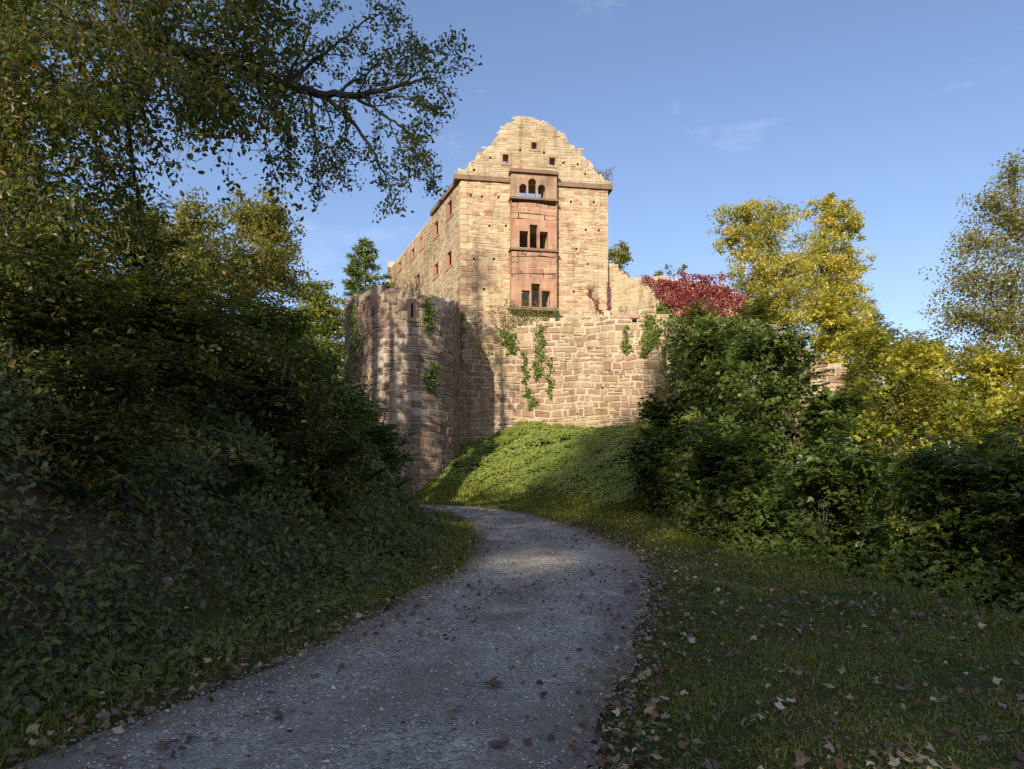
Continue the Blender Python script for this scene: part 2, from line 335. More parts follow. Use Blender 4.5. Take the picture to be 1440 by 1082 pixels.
def gz(x, y):
    x = np.asarray(x, float); y = np.asarray(y, float)
    dl, dr = side(x, y)
    z = .045 * np.clip(y, -20, 30)
    b = np.clip(dl - .75, 0, None)
    bank = np.where(b < 2.7, .93 * b, 2.51 + .15 * (b - 2.7)) + .3 * np.clip(b - 9, 0, 30); bank = np.minimum(bank, 9)
    bank = bank * sstep(0, 1.2, b) * (1 + .10 * vnoise(x, y, 1.3, 3)) + .12 * vnoise(x, y, 3.0, 5) * sstep(0, 1, b)
    z = z + bank
    mound = 3.5 * np.clip((dr - .8) / 9.5, 0, 1) * sstep(21, 28, y) * (1 - sstep(10, 20, x) * (y < 48)) * sstep(-14, -6, x)
    mound = mound + .55 * np.exp(-(((x - .8) / 1.6) ** 2 + ((y - 37.8) / 2.5) ** 2))
    z = z + mound
    z = z + .55 * np.exp(-(((x + 4.2) / 2.6) ** 2 + ((y - 33.2) / 2.0) ** 2)) * sstep(1.0, 2.2, dr)
    d = np.clip(x - np.interp(y, XS[:, 0], XS[:, 1]), 0, None)
    z = z - np.minimum(.55 * d * sstep(0, 2, d), 4.2) * (1 - .5 * sstep(48, 60, y))
    z = z + (18 + 4 * sstep(10, -40, x)) * sstep(-30, -72, y)             # unseen rise behind the camera, added to lift the shade-casting trees
    z = z + .05 * vnoise(x, y, 1.7, 9) * sstep(.2, 1.5, np.maximum(dl, dr))
    return z

def grid_axis(lo, hi, step, far):
    a = list(np.arange(lo, hi + 1e-6, step)); s = step; v = hi; post = []
    while v < far: s *= 1.35; v += s; post.append(v)
    s = step; v = lo; pre = []
    while v > -far: s *= 1.35; v -= s; pre.append(v)
    return np.array(pre[::-1] + a + post)
gx = grid_axis(-22, 22, .22, 900); gy = grid_axis(0, 48, .22, 900)
GX, GY = np.meshgrid(gx, gy); Zg = gz(GX, GY)
dlg, drg = side(GX, GY)
inside = np.clip(np.minimum(-dlg, -drg), 0, None)
Zg = Zg - .07 * sstep(.05, .3, inside) * (GY > -8)
V = np.stack([GX, GY, Zg], -1).reshape(-1, 3); nx = len(gx); ny = len(gy)
ii, jj = np.meshgrid(np.arange(nx - 1), np.arange(ny - 1)); b0 = (jj * nx + ii).ravel()
me = mesh_np('ground', V, np.stack([b0, b0 + 1, b0 + nx + 1, b0 + nx], -1), mats=[M['ground']], smooth=True)
soil = (sstep(.7, 1.6, dlg) * (1 - sstep(5, 8, dlg)) * (.55 + .45 * np.clip(vnoise(GX, GY, 1.6, 4) * 1.5, -1, 1))).ravel()
a_ = me.attributes.new('soil', 'FLOAT', 'POINT'); a_.data.foreach_set('value', np.clip(soil, 0, 1).astype(np.float32))
tag(obj('ground', me), 'earth and turf of the castle hill', 'ground', kind='structure')

# gravel path: a strip between the two edges, ragged along its rims
def resample(P, n):
    s = np.r_[0, np.cumsum(np.hypot(*np.diff(P, axis=0).T))]; t = np.linspace(0, s[-1], n)
    k = np.ones(9) / 9
    q = np.stack([np.interp(t, s, P[:, 0]), np.interp(t, s, P[:, 1])], 1)
    for c in (0, 1): q[4:-4, c] = np.convolve(q[:, c], k, 'valid')
    return q
n_ = 360; eL = resample(PL, n_); eR = resample(PR, n_)
rr = np.random.RandomState(2)
wob = lambda: np.convolve(rr.normal(size=n_ + 8), np.ones(9) / 9, 'valid') * .22
dirn = unit(eR - eL); eL = eL + dirn * wob()[:, None]; eR = eR + dirn * wob()[:, None]
m_ = 26; tt = np.linspace(0, 1, m_)
PP = eL[:, None] + (eR - eL)[:, None] * tt[None, :, None]
crown = .05 * np.sin(np.pi * tt)[None]; rut = -.03 * (np.exp(-((tt - .28) / .08) ** 2) + np.exp(-((tt - .72) / .08) ** 2))[None]
Zp = gz(PP[..., 0], PP[..., 1]) + .012 + crown + rut + .012 * vnoise(PP[..., 0], PP[..., 1], 5, 2)
V = np.concatenate([PP, Zp[..., None]], -1).reshape(-1, 3)
ii, jj = np.meshgrid(np.arange(m_ - 1), np.arange(n_ - 1)); b0 = (jj * m_ + ii).ravel()
pme = mesh_np('path', V, np.stack([b0, b0 + 1, b0 + m_ + 1, b0 + m_], -1), mats=[M['gravel']], smooth=True)
ed_ = (1 - sstep(.02, .2, np.minimum(tt, 1 - tt)))[None] * np.ones((n_, 1)) + .35 * np.exp(-((tt - .5) / .09) ** 2)[None] * np.ones((n_, 1))
a_ = pme.attributes.new('edge', 'FLOAT', 'POINT'); a_.data.foreach_set('value', ed_.ravel().astype(np.float32))
tag(obj('path', pme), 'grey gravel path curving up to the castle', 'path', kind='structure')
def pz(x, y): return gz(x, y) + .03

rng = np.random.default_rng(11)
# loose pebbles lying on the near path
n = 14000; i = rng.random(n); yy = 3.2 + 9 * i ** 1.3; t = rng.random(n)
xl = np.interp(yy, PL[:, 1], PL[:, 0]); xr = np.interp(yy, PR[:, 1], PR[:, 0]); xx = xl + (xr - xl) * (-.03 + 1.06 * t)
oct_v = np.array([[1, 0, 0], [0, 1, 0], [-1, 0, 0], [0, -1, 0], [0, 0, .7], [0, 0, -.7]]); oct_t = np.array([[0, 1, 4], [1, 2, 4], [2, 3, 4], [3, 0, 4], [1, 0, 5], [2, 1, 5], [3, 2, 5], [0, 3, 5]])
sz = rng.uniform(.005, .012, n) * (1 + (rng.random(n) > .97)); ang = rng.random(n) * 6.28
ov = oct_v[None] * (1 + rng.normal(size=(n, 6, 3)) * .25) * sz[:, None, None]
ca, sa = np.cos(ang)[:, None], np.sin(ang)[:, None]
ov = np.stack([ov[..., 0] * ca - ov[..., 1] * sa, ov[..., 0] * sa + ov[..., 1] * ca, ov[..., 2]], -1)
tpos = np.clip((xx - xl) / (xr - xl), 0, 1)
zz = gz(xx, yy) + .014 + .05 * np.sin(np.pi * tpos) - .03 * (np.exp(-((tpos - .28) / .08) ** 2) + np.exp(-((tpos - .72) / .08) ** 2))
V = ov + np.stack([xx, yy, zz], -1)[:, None]
tag(obj('gravel', mesh_np('gravel', V, None, (oct_t[None] + np.arange(n)[:, None, None] * 6).reshape(-1, 3), {'rnd': np.repeat(rng.random(n), 8)}, [M['pebble']])),
    'loose grey pebbles on the near path', 'gravel', kind='stuff')

# ------------------------------------------------------------------ masonry
class Wall:
    """a wall line in plan; outward is the side facing the camera (right-hand side looking along it is inward)"""
    def __init__(s, pts, n=400):
        P = np.asarray(pts, float); L = np.r_[0, np.cumsum(np.hypot(*np.diff(P, axis=0).T))]
        s.U = L[-1]; s.u = np.linspace(0, s.U, n); s.p = np.stack([np.interp(s.u, L, P[:, 0]), np.interp(s.u, L, P[:, 1])], 1)
        t = unit(np.gradient(s.p, axis=0))
        if len(P) > 3:
            k = np.ones(15) / 15
            for c in (0, 1): t[7:-7, c] = np.convolve(t[:, c], k, 'valid')
            t = unit(t)
        s.t = t; s.nrm = np.stack([t[:, 1], -t[:, 0]], 1)
    def at(s, u, d, z):
        u = np.asarray(u, float); uc = np.clip(u, 0, s.U)
        f = lambda a: np.stack([np.interp(uc, s.u, a[:, 0]), np.interp(uc, s.u, a[:, 1])], -1)
        p = f(s.p) + f(s.nrm) * np.asarray(d, float)[..., None] + f(s.t) * (u - uc)[..., None]
        return np.concatenate([p, np.broadcast_to(np.asarray(z, float), u.shape)[..., None]], -1)
    def img(s, px, py, d=0.0):
        q = s.at(s.u, np.full(len(s.u), d), 0); pp = 720 + F * q[:, 0] / q[:, 1]
        o = np.argsort(pp); u = np.interp(px, pp[o], s.u[o]); Y = np.interp(px, pp[o], q[o, 1])
        return u, EYE + (HZ - py) / F * Y
    def rect(s, px, py, wpx, hpx, d=0.0):
        u0, _ = s.img(px - wpx / 2, py, d); u1, _ = s.img(px + wpx / 2, py, d)
        _, zt = s.img(px, py - hpx / 2, d); _, zb = s.img(px, py + hpx / 2, d)
        return (min(u0, u1), max(u0, u1), zb, zt)
    def line(s, pts, d=0.0):
        a = np.array([s.img(px, py, d) for px, py in pts]); a = a[np.argsort(a[:, 0], kind='stable')]
        return lambda u: np.interp(u, a[:, 0], a[:, 1])

def masonry(name, wall, top, z0, mats, parent=None, holes=(), thick=1.0, course=(.18, .3), bw=(.3, .75), seed=0, d0=0.0, u0=0.0, u1=None, joint=.022, proud=.035, cell=.3, back=False):
    r = np.random.RandomState(seed); u1 = wall.U if u1 is None else u1
    topf = top if callable(top) else (lambda u: np.full(np.shape(u), top))
    zmax = float(np.max(topf(np.linspace(u0, u1, 200))))
    mb = MB()
    ub = np.unique(np.round(np.r_[np.linspace(u0, u1, max(2, int((u1 - u0) / cell) + 1)), [h[k] for h in holes for k in (0, 1)]], 4)); ub = ub[(ub >= u0) & (ub <= u1)]
    zb = np.unique(np.round(np.r_[np.linspace(z0, zmax, max(2, int((zmax - z0) / cell) + 1)), [h[k] for h in holes for k in (2, 3)]], 4)); zb = zb[(zb >= z0) & (zb <= zmax)]
    uc = (ub[1:] + ub[:-1]) / 2; zc = (zb[1:] + zb[:-1]) / 2
    S = zc[None, :] < (topf(uc) + r.uniform(-.06, .06, len(uc)))[:, None]
    for h in holes: S &= ~(((uc > h[0]) & (uc < h[1]))[:, None] & ((zc > h[2]) & (zc < h[3]))[None, :])
    nu, nz = len(ub), len(zb)
    UU, ZZ = np.meshgrid(ub, zb, indexing='ij')
    Vf = wall.at(UU, np.full(UU.shape, d0), ZZ).reshape(-1, 3); Vb = wall.at(UU, np.full(UU.shape, d0 - thick), ZZ).reshape(-1, 3); nb = nu * nz
    idx = lambda i, k: i * nz + k
    Q = []
    pad = np.zeros((len(uc) + 2, len(zc) + 2), bool); pad[1:-1, 1:-1] = S
    for i, k in zip(*np.nonzero(S)):
        a, b, c, d = idx(i, k), idx(i + 1, k), idx(i + 1, k + 1), idx(i, k + 1)
        Q.append((a, b, c, d)); Q.append((b + nb, a + nb, d + nb, c + nb))
        if not pad[i, k + 1]: Q.append((a, d, d + nb, a + nb))
        if not pad[i + 2, k + 1]: Q.append((b, b + nb, c + nb, c))
        if not pad[i + 1, k]: Q.append((a, a + nb, b + nb, b))
        if not pad[i + 1, k + 2]: Q.append((d, c, c + nb, d + nb))
    mb.add(np.concatenate([Vf, Vb]), Q, rq=r.rand(len(Q)), mi=0)
    # the blocks
    B = []
    z = z0
    while z < zmax:
        h = r.uniform(*course); u = u0 - r.uniform(0, bw[0]); ws = r.uniform(.75, 1.3)
        while u < u1:
            bwid = r.uniform(*bw) * ws * (1.0 if r.rand() > .12 else 1.5)
            a, b = max(u, u0), min(u + bwid, u1); u += bwid
            if b - a < .1: continue
            pieces = [(a, b, z, z + h)]
            for H in holes:
                nxt = []
                for p in pieces:
                    if p[1] <= H[0] or p[0] >= H[1] or p[3] <= H[2] or p[2] >= H[3]: nxt.append(p); continue
                    if p[0] < H[0]: nxt.append((p[0], H[0], p[2], p[3]))
                    if p[1] > H[1]: nxt.append((H[1], p[1], p[2], p[3]))
                    lo, hi = max(p[0], H[0]), min(p[1], H[1])
                    if p[2] < H[2] - .05: nxt.append((lo, hi, p[2], H[2]))
                    if p[3] > H[3] + .05: nxt.append((lo, hi, H[3], p[3]))
                pieces = nxt
            tone = r.rand()
            for p in pieces:
                if p[1] - p[0] > .07 and p[3] - p[2] > .05 and p[3] - .08 < float(topf(np.array((p[0] + p[1]) / 2))):
                    if r.rand() < .2 and p[3] - p[2] > .75 * course[0]:
                        f = r.uniform(.35, .65); zm = p[2] + f * (p[3] - p[2]); um = p[0] + r.uniform(.3, .7) * (p[1] - p[0])
                        B.append((p[0], p[1], p[2], zm, tone)); B.append((p[0], um, zm, p[3], r.rand())); B.append((um, p[1], zm, p[3], r.rand()))
                    else: B.append((*p, tone))
        z += h
    if B:
        B = np.array(B); nB = len(B); j = joint
        jit = lambda s: r.uniform(-s, s, nB)
        L = np.stack([B[:, 0] + j * (.4 + r.rand(nB)), B[:, 1] - j * (.4 + r.rand(nB)), B[:, 2] + j * (.4 + r.rand(nB)), B[:, 3] - j * (.4 + r.rand(nB))], 1)
        jj_ = joint * 1.0
        cu = np.stack([L[:, 0] + jit(jj_), L[:, 1] + jit(jj_), L[:, 1] + jit(jj_), L[:, 0] + jit(jj_)], 1); cz = np.stack([L[:, 2] + jit(jj_), L[:, 2] + jit(jj_), L[:, 3] + jit(jj_), L[:, 3] + jit(jj_)], 1)
        cz = cz + course[0] * .22 * np.sin(cu * 1.1 + cz * .9 + seed) + course[0] * .14 * np.sin(cu * 2.7 - cz * 1.3 + 2 * seed)
        cu = np.clip(cu, u0, u1)
        pr = d0 + r.uniform(.25, 1.0, nB) * proud
        mu, mz = cu.mean(1, keepdims=True), cz.mean(1, keepdims=True)
        ins = np.minimum(.02, .22 * (L[:, 3] - L[:, 2]))[:, None]
        iu = cu - np.sign(cu - mu) * ins; iz = cz - np.sign(cz - mz) * ins
        base = wall.at(cu, np.full(cu.shape, d0 - .01), cz); mid = wall.at(cu + 0, (pr[:, None] * .7 + d0 * .3) + 0 * cu, cz); fr = wall.at(iu, pr[:, None] + r.uniform(-.006, .006, cu.shape), iz)
        Vb_ = np.concatenate([base, mid, fr], 1)
        q = [(8, 9, 10, 11)] + [(k, (k + 1) % 4, 4 + (k + 1) % 4, 4 + k) for k in range(4)] + [(4 + k, 4 + (k + 1) % 4, 8 + (k + 1) % 4, 8 + k) for k in range(4)]
        Q = (np.array(q)[None] + np.arange(nB)[:, None, None] * 12).reshape(-1, 4)
        mb.add(Vb_.reshape(-1, 3), Q, rq=np.repeat(B[:, 4], 9), mi=1)
    return obj(name, mb.mesh(name, mats), parent)

def wbox(mb, wall, u0, u1, z0, z1, d0, d1, r=.5, mi=0):
    """a block on a wall line between depths d0..d1 (outward)"""
    n = max(2, int((u1 - u0) / 1.0) + 1)
    us = np.linspace(u0, u1, n)
    V = np.concatenate([wall.at(us, np.full(n, d), z) for d, z in ((d0, z0), (d1, z0), (d1, z1), (d0, z1))])
    Q = []
    for i in range(n - 1):
        for k in range(4):
            a, b = k * n, ((k + 1) % 4) * n
            Q.append((a + i, b + i, b + i + 1, a + i + 1))
    Q += [(0, 3 * n, 2 * n, n), (n - 1, 2 * n - 1, 3 * n - 1, 4 * n - 1)]
    mb.add(V, Q, rq=r, mi=mi)

def crop1(x, y): return 470 + x / 2.848, 140 + y / 2.848
def crop2(x, y): return 470 + x / 2.88, 380 + y / 2.88

# ---- the residential block (palas): plan corners
A0 = np.array([-3.24, 45.0]); B0 = np.array([6.28, 46.5]); C0 = np.array([-10.98, 63.0])
D0 = B0 + (C0 - A0)
castle = thing('castle_ruin', 'tall roofless cream sandstone castle house with ragged gable, oriel and empty windows', 'castle', (1.5, 46, 6))
ZC = 21.75
front = Wall([A0, B0]); leftw = Wall([C0, A0]); rightw = Wall([B0 + .8 * unit(D0 - B0), D0]); rearw = Wall([D0, C0])

def frame(name, wall, h, parent, mat, bar=.16, d=.03, deep=.35, sill=True):
    """dressed stone surround of an opening h=(u0,u1,z0,z1)"""
    mb = MB(); u0, u1, z0, z1 = h; rr_ = random.Random(int(u0 * 1000))
    wbox(mb, wall, u0 - bar, u0, z0, z1, -deep, d, rr_.random()); wbox(mb, wall, u1, u1 + bar, z0, z1, -deep, d, rr_.random())
    wbox(mb, wall, u0 - bar - .04, u1 + bar + .04, z1, z1 + bar, -deep, d + .012, rr_.random())
    if sill: wbox(mb, wall, u0 - bar - .04, u1 + bar + .04, z0 - bar * .9, z0, -deep, d + .03, rr_.random())
    return obj(name, mb.mesh(name, [mat]), parent)

# front wall: oriel footprint, putlog holes
DB = .5                                                     # how far the oriel stands out
ou0, ou1 = front.img(crop1(708, 0)[0], 0, DB)[0], front.img(crop1(893, 0)[0], 0, DB)[0]
ozb = front.img(*crop1(800, 846), DB)[1]; ozt = front.img(*crop1(800, 288), DB)[1]
oz1 = front.img(*crop1(800, 604), DB)[1]; oz2 = front.img(*crop1(800, 400), DB)[1]
put = []
for x, y in ((547, 385), (592, 390), (658, 392), (622, 507), (688, 507), (948, 410), (1040, 412), (1008, 523), (1060, 525), (970, 600), (560, 640), (640, 640), (1015, 660), (960, 770), (600, 760)):
    u, z = front.img(*crop1(x, y)); put.append((u - .075, u + .075, z - .08, z + .08))
op = []                                                     # oriel openings: (u0,u1,z0,z1,arched)
def orect(x0, x1, y0, y1): 
    xa, ya = crop1(x0, y0); xb, yb = crop1(x1, y1)
    ua = front.img(xa, 0, DB)[0]; ub = front.img(xb, 0, DB)[0]
    return (ua, ub, front.img((xa + xb) / 2, yb, DB)[1], front.img((xa + xb) / 2, ya, DB)[1])
arch_r = [orect(741, 771, 338, 397), orect(777, 809, 317, 398), orect(816, 846, 342, 399)]
mid_r = [orect(742, 777, 527, 600), orect(783, 814, 502, 601), orect(823, 856, 530, 602)]
low_r = [orect(750, 783, 765, 839), orect(790, 824, 738, 841), orect(831, 864, 767, 843)]
def through(rs): return (min(r_[0] for r_ in rs), max(r_[1] for r_ in rs), min(r_[2] for r_ in rs), max(r_[3] for r_ in rs))
holes = put + [through(rs) for rs in (arch_r, mid_r, low_r)]
masonry('front_wall', front, ZC, 6.0, [M['mortar_palas'], M['block_palas']], castle, holes, thick=1.0, course=(.15, .27), bw=(.25, .7), seed=4, joint=.02)
# gable with its stepped ragged outline
gp = [(490, 345), (492, 300), (497, 281), (525, 276), (540, 256), (560, 246), (578, 217), (600, 206), (615, 187), (640, 166), (658, 150), (665, 125), (690, 100), (720, 80), (740, 63), (790, 65), (800, 80), (830, 88), (870, 105), (900, 125), (925, 150), (945, 181), (984, 200), (990, 226), (1020, 250), (1040, 276), (1074, 310), (1085, 326), (1102, 331), (1106, 345)]
gw = Wall([A0 - (B0 - A0) / 9.64 * .42, B0 + (B0 - A0) / 9.64 * .28])
gtop0 = gw.line([crop1(*p) for p in gp]); gtop = lambda u: gtop0(u) + .09 * np.sin(np.asarray(u) * 7.3) * np.sin(np.asarray(u) * 2.9) - .04
gh = [gw.rect(*crop1(800, 188), 24 / 2.848, 30 / 2.848), gw.rect(*crop1(686, 240), 26 / 2.848, 38 / 2.848), gw.rect(*crop1(873, 252), 26 / 2.848, 34 / 2.848)]
gput = []
for x, y in ((625, 182), (625, 235), (918, 256), (975, 261), (745, 205), (840, 215), (560, 285), (1005, 300)):
    u, z = gw.img(*crop1(x, y)); gput.append((u - .08, u + .08, z - .08, z + .08))
masonry('gable', gw, gtop, ZC + .3, [M['mortar_palas'], M['block_gable']], castle, gh + gput, thick=.95, course=(.15, .28), bw=(.25, .7), seed=8, joint=.02, cell=.12, d0=.04)
for h in gh: frame('gable_window', gw, (h[0] + .02, h[1] - .02, h[2] + .02, h[3] - .02), castle, M['grey_frame'], bar=.14, d=.07, deep=.4)
# cornices
mid_top = mid_r[1][3]
for ca_, cb_ in ((0, ou0 + .42 - .03), (ou1 + .42 + .03, gw.U)):
    mb = MB(); wbox(mb, gw, ca_, cb_, ZC, ZC + .3, -1.0, .16, .5); obj('cornice', mb.mesh('cornice', [M['cornice']]), castle)
mb = MB(); wbox(mb, front, ou0 - .2, ou1 + .2, front.img(*crop1(792, 322), DB)[1] + .16, front.img(*crop1(792, 322), DB)[1] + .4, -1.9, -1.0, .5); obj('shade_slab', mb.mesh('shade_slab', [M['mortar_tower']]), castle)  # added slab: its underside keeps the arched openings dark
mb = MB(); wbox(mb, front, ou0 - .2, ou1 + .2, mid_top + .2, mid_top + .45, -4.2, -1.0, .5); obj('shade_slab', mb.mesh('shade_slab', [M['mortar_tower']]), castle)  # second added slab, darkens the middle oriel windows from behind
sL = leftw.img(607.6, 304)[0]
mb = MB(); wbox(mb, leftw, sL, leftw.U - .05, ZC - .02, ZC + .28, -.9, .17, .3); obj('cornice', mb.mesh('cornice', [M['cornice']]), castle)
# left side wall with ragged top and window rows
ltop = leftw.line([crop1(*p) for p in ((212, 668), (222, 652), (250, 627), (268, 608), (285, 582), (290, 562), (302, 546), (338, 541), (350, 530), (370, 492), (391, 470))] + [(608.5, 303.5), (648, 254)])
def lrect(x, y, wp, hp): return leftw.rect(*crop1(x, y), wp / 2.848, hp / 2.848)
lw_ = [lrect(466, 438, 17, 58), lrect(412, 518, 15, 54), lrect(318, 617, 11, 34), lrect(265, 667, 9, 28), lrect(464, 640, 18, 58), lrect(412, 682, 15, 46), lrect(338, 722, 13, 40), lrect(352, 575, 8, 44)]
lfun = lambda u: np.minimum(ltop(u), ZC - .02)
masonry('side_wall', leftw, lfun, 6.0, [M['mortar_palas'], M['block_side']], castle, [(h[0] - .42, h[1], h[2], h[3]) for h in lw_], thick=.9, course=(.16, .3), bw=(.25, .8), seed=12, joint=.02)
for h in lw_:
    mb = MB(); wbox(mb, leftw, h[0] - .44, h[0] + .03, h[2] + .005, h[3] - .005, -.1, .045, .4); wbox(mb, leftw, h[1] - .05, h[1] + .17, h[2] + .005, h[3] - .005, -.3, .05, .8)
    wbox(mb, leftw, h[0] - .46, h[1] + .19, h[3] - .002, h[3] + .17, -.3, .055, .6); wbox(mb, leftw, h[0] - .46, h[1] + .19, h[2] - .14, h[2] + .002, -.3, .06, .3); obj('side_window', mb.mesh('side_window', [M['red_frame']]), castle)
masonry('rear_wall', rearw, lambda u: 24.4 - .5 * np.abs(u - 4.8) + .4 * np.sin(u * 2) + .4 * np.sin(5 * u), 6.0, [M['mortar_palas'], M['block_side']], castle, (), thick=.9, seed=13, course=(.3, .5), bw=(.5, 1.2), cell=.5)
masonry('far_side_wall', rightw, lambda u: ZC - .3 + 2.6 * sstep(2, 6, u) + .3 * np.sin(3 * u), 6.0, [M['mortar_palas'], M['block_side']], castle, (), thick=.9, seed=14, course=(.3, .5), bw=(.5, 1.2), cell=.5)
# quoins on the near left corner
mb = MB(); z = 6.2; k = 0; rr_ = random.Random(5)
tf = (B0 - A0) / np.linalg.norm(B0 - A0); tl = (C0 - A0) / np.linalg.norm(C0 - A0)
while z < ZC - .35:
    h = rr_.uniform(.3, .42); la, lb = (.75, .35) if k % 2 else (.4, .7)
    wbox(mb, front, -.035, la, z + .012, z + h - .012, -.3, .042 + .01 * rr_.random(), rr_.uniform(.1, 1)); wbox(mb, leftw, leftw.U - lb, leftw.U - .0, z + .014, z + h - .014, -.05, .04, rr_.uniform(.1, 1))
    z += h; k += 1
obj('corner_quoin', mb.mesh('corner_quoin', [M['block_palas']]), castle)

# the oriel: three storeys of dressed red stone with strings between
oriel = bpy.data.objects.new('oriel', None); COL.objects.link(oriel); oriel.parent = castle
def panel(name, u0, u1, z0, z1, openings, mat, parent, d0, d1, cell=.05, arched=False):
    """a slab pierced by openings; every reveal is real"""
    ub = np.unique(np.round(np.r_[np.arange(u0, u1, cell), u1, [o[k] for o in openings for k in (0, 1)]], 4)); zb = np.unique(np.round(np.r_[np.arange(z0, z1, cell), z1, [o[k] for o in openings for k in (2, 3)]], 4))
    uc = (ub[1:] + ub[:-1]) / 2; zc = (zb[1:] + zb[:-1]) / 2; S = np.ones((len(uc), len(zc)), bool)
    for o in openings:
        m_ = ((uc > o[0]) & (uc < o[1]))[:, None] & ((zc > o[2]) & (zc < o[3]))[None]
        if arched:
            rad = (o[1] - o[0]) / 2; cu = (o[0] + o[1]) / 2; cz = o[3] - rad
            m_ &= (zc < cz)[None] | (((uc - cu)[:, None] ** 2 + (zc - cz)[None] ** 2) < rad * rad)
        S &= ~m_
    nu, nz = len(ub), len(zb); UU, ZZ = np.meshgrid(ub, zb, indexing='ij')
    V = np.concatenate([front.at(UU, np.full(UU.shape, d), ZZ).reshape(-1, 3) for d in (d1, d0)]); nb = nu * nz; Q = []
    pad = np.zeros((len(uc) + 2, len(zc) + 2), bool); pad[1:-1, 1:-1] = S; R_ = []
    for i, k in zip(*np.nonzero(S)):
        a, b, c, d = i * nz + k, (i + 1) * nz + k, (i + 1) * nz + k + 1, i * nz + k + 1
        q = [(a, b, c, d), (b + nb, a + nb, d + nb, c + nb)]
        if not pad[i, k + 1]: q.append((a, d, d + nb, a + nb))
        if not pad[i + 2, k + 1]: q.append((b, b + nb, c + nb, c))
        if not pad[i + 1, k]: q.append((a, a + nb, b + nb, b))
        if not pad[i + 1, k + 2]: q.append((d, c, c + nb, d + nb))
        Q += q; t_ = (math.sin(int(zc[k] * 2.6) * 12.9898 + int(uc[i] * 1.6 + int(zc[k] * 2.6) * .5) * 78.233) * 43758.5453) % 1
        R_ += [t_] * len(q)
    mb = MB(); mb.add(V, Q, rq=np.array(R_)); return obj(name, mb.mesh(name, [mat]), parent)
sL_, sR_ = ou0 + .0, ou1 - .0
wlow = (ozb + .12, low_r[1][3] + .38); wmid = (oz1 + .1, mid_r[1][3] + .32); warc = (oz2 + .1, ozt - .18)
panel('window', ou0 + .03, ou1 - .03, *wlow, low_r, M['red_frame'], oriel, .12, DB)
panel('window', ou0 + .03, ou1 - .03, *wmid, mid_r, M['red_frame'], oriel, .12, DB)
panel('arched_window', ou0 + .03, ou1 - .03, *warc, arch_r, M['grey_frame'], oriel, .12, DB, arched=True)
for z0_, z1_ in ((wlow[1], oz1), (wmid[1], oz2)):
    masonry('parapet', front, z1_ - .07, z0_, [M['mortar_palas'], M['red_frame']], oriel, (), thick=DB - .12, course=(.26, .38), bw=(.5, 1.1), seed=int(z0_ * 10), d0=DB - .03, u0=ou0 + .03, u1=ou1 - .03, proud=.03, cell=.4)
for zz_, hh, dd in ((ozb, .24, .62), (oz1 - .07, .18, .62), (oz2 - .07, .18, .62), (ozt - .18, .26, .68)):
    mb = MB(); wbox(mb, front, ou0 - .10, ou1 + .08, zz_ + .003, zz_ + hh - .1, .06, dd, .3); wbox(mb, front, ou0 - .03, ou1 + .02, zz_ + hh - .1, zz_ + hh - .004, .06, dd - .07, .6)
    obj('string_course', mb.mesh('string_course', [M['cornice']]), oriel)
for u_a, u_b in ((ou0 + .0, ou0 + .03), (ou1 - .03, ou1)):       # side cheeks
    mb = MB(); wbox(mb, front, u_a + .001, u_b - .001, ozb + .14, ozt - .18, .04, DB - .05, .5); obj('cheek', mb.mesh('cheek', [M['red_frame']]), oriel)

# ---- the flanking tower
tw = Wall([W(485, 0, 37.2)[:2], W(497, 0, 34.6)[:2], W(515, 0, 33.0)[:2], W(533, 0, 32.0)[:2], W(560, 0, 31.8)[:2], W(590, 0, 32.1)[:2], W(618, 0, 32.9)[:2], W(636, 0, 34.2)[:2], W(645, 0, 36.5)[:2], W(646, 0, 40.0)[:2]], 600)
ttop = tw.line([crop2(*p) for p in ((38, 150), (45, 134), (75, 112), (120, 92), (160, 66), (200, 70), (268, 80), (272, 110), (300, 112), (350, 117), (375, 108), (440, 116), (470, 124), (490, 137), (503, 140))] + [(645.6, 428), (646, 430)])
tower = thing('bastion_tower', 'squat weathered red sandstone tower with arrow slits and broken top beside the path', 'tower', (-4.6, 35, 2))
th = [tw.rect(*crop2(315, 165), 13 / 2.88, 64 / 2.88), tw.rect(*crop2(155, 450), 12 / 2.88, 44 / 2.88), tw.rect(*crop2(291, 750), 30 / 2.88, 15 / 2.88), tw.rect(*crop2(475, 470), 8 / 2.88, 20 / 2.88), tw.rect(*crop2(486, 682), 9 / 2.88, 24 / 2.88)]
masonry('tower_wall', tw, ttop, .2, [M['mortar_tower'], M['block_tower']], tower, th, thick=.9, course=(.22, .42), bw=(.3, .75), seed=21, joint=.032, proud=.05)
for h in th[:3]: frame('arrow_slit', tw, (h[0] + .02, h[1] - .02, h[2] + .02, h[3] - .02), tower, M['grey_frame'], bar=.17, d=.06, deep=.5)
mb = MB(); pf = [tw.at(np.array(u), np.array(-1.2), 0)[:2] for u in np.linspace(.5, tw.U * .86, 12)]
cz_ = 8.6; mb.add([np.r_[p, cz_] for p in pf], None, [(0, i, i + 1) for i in range(1, 11)]); obj('inner_fill', mb.mesh('inner_fill', [M['mortar_tower']]), tower)

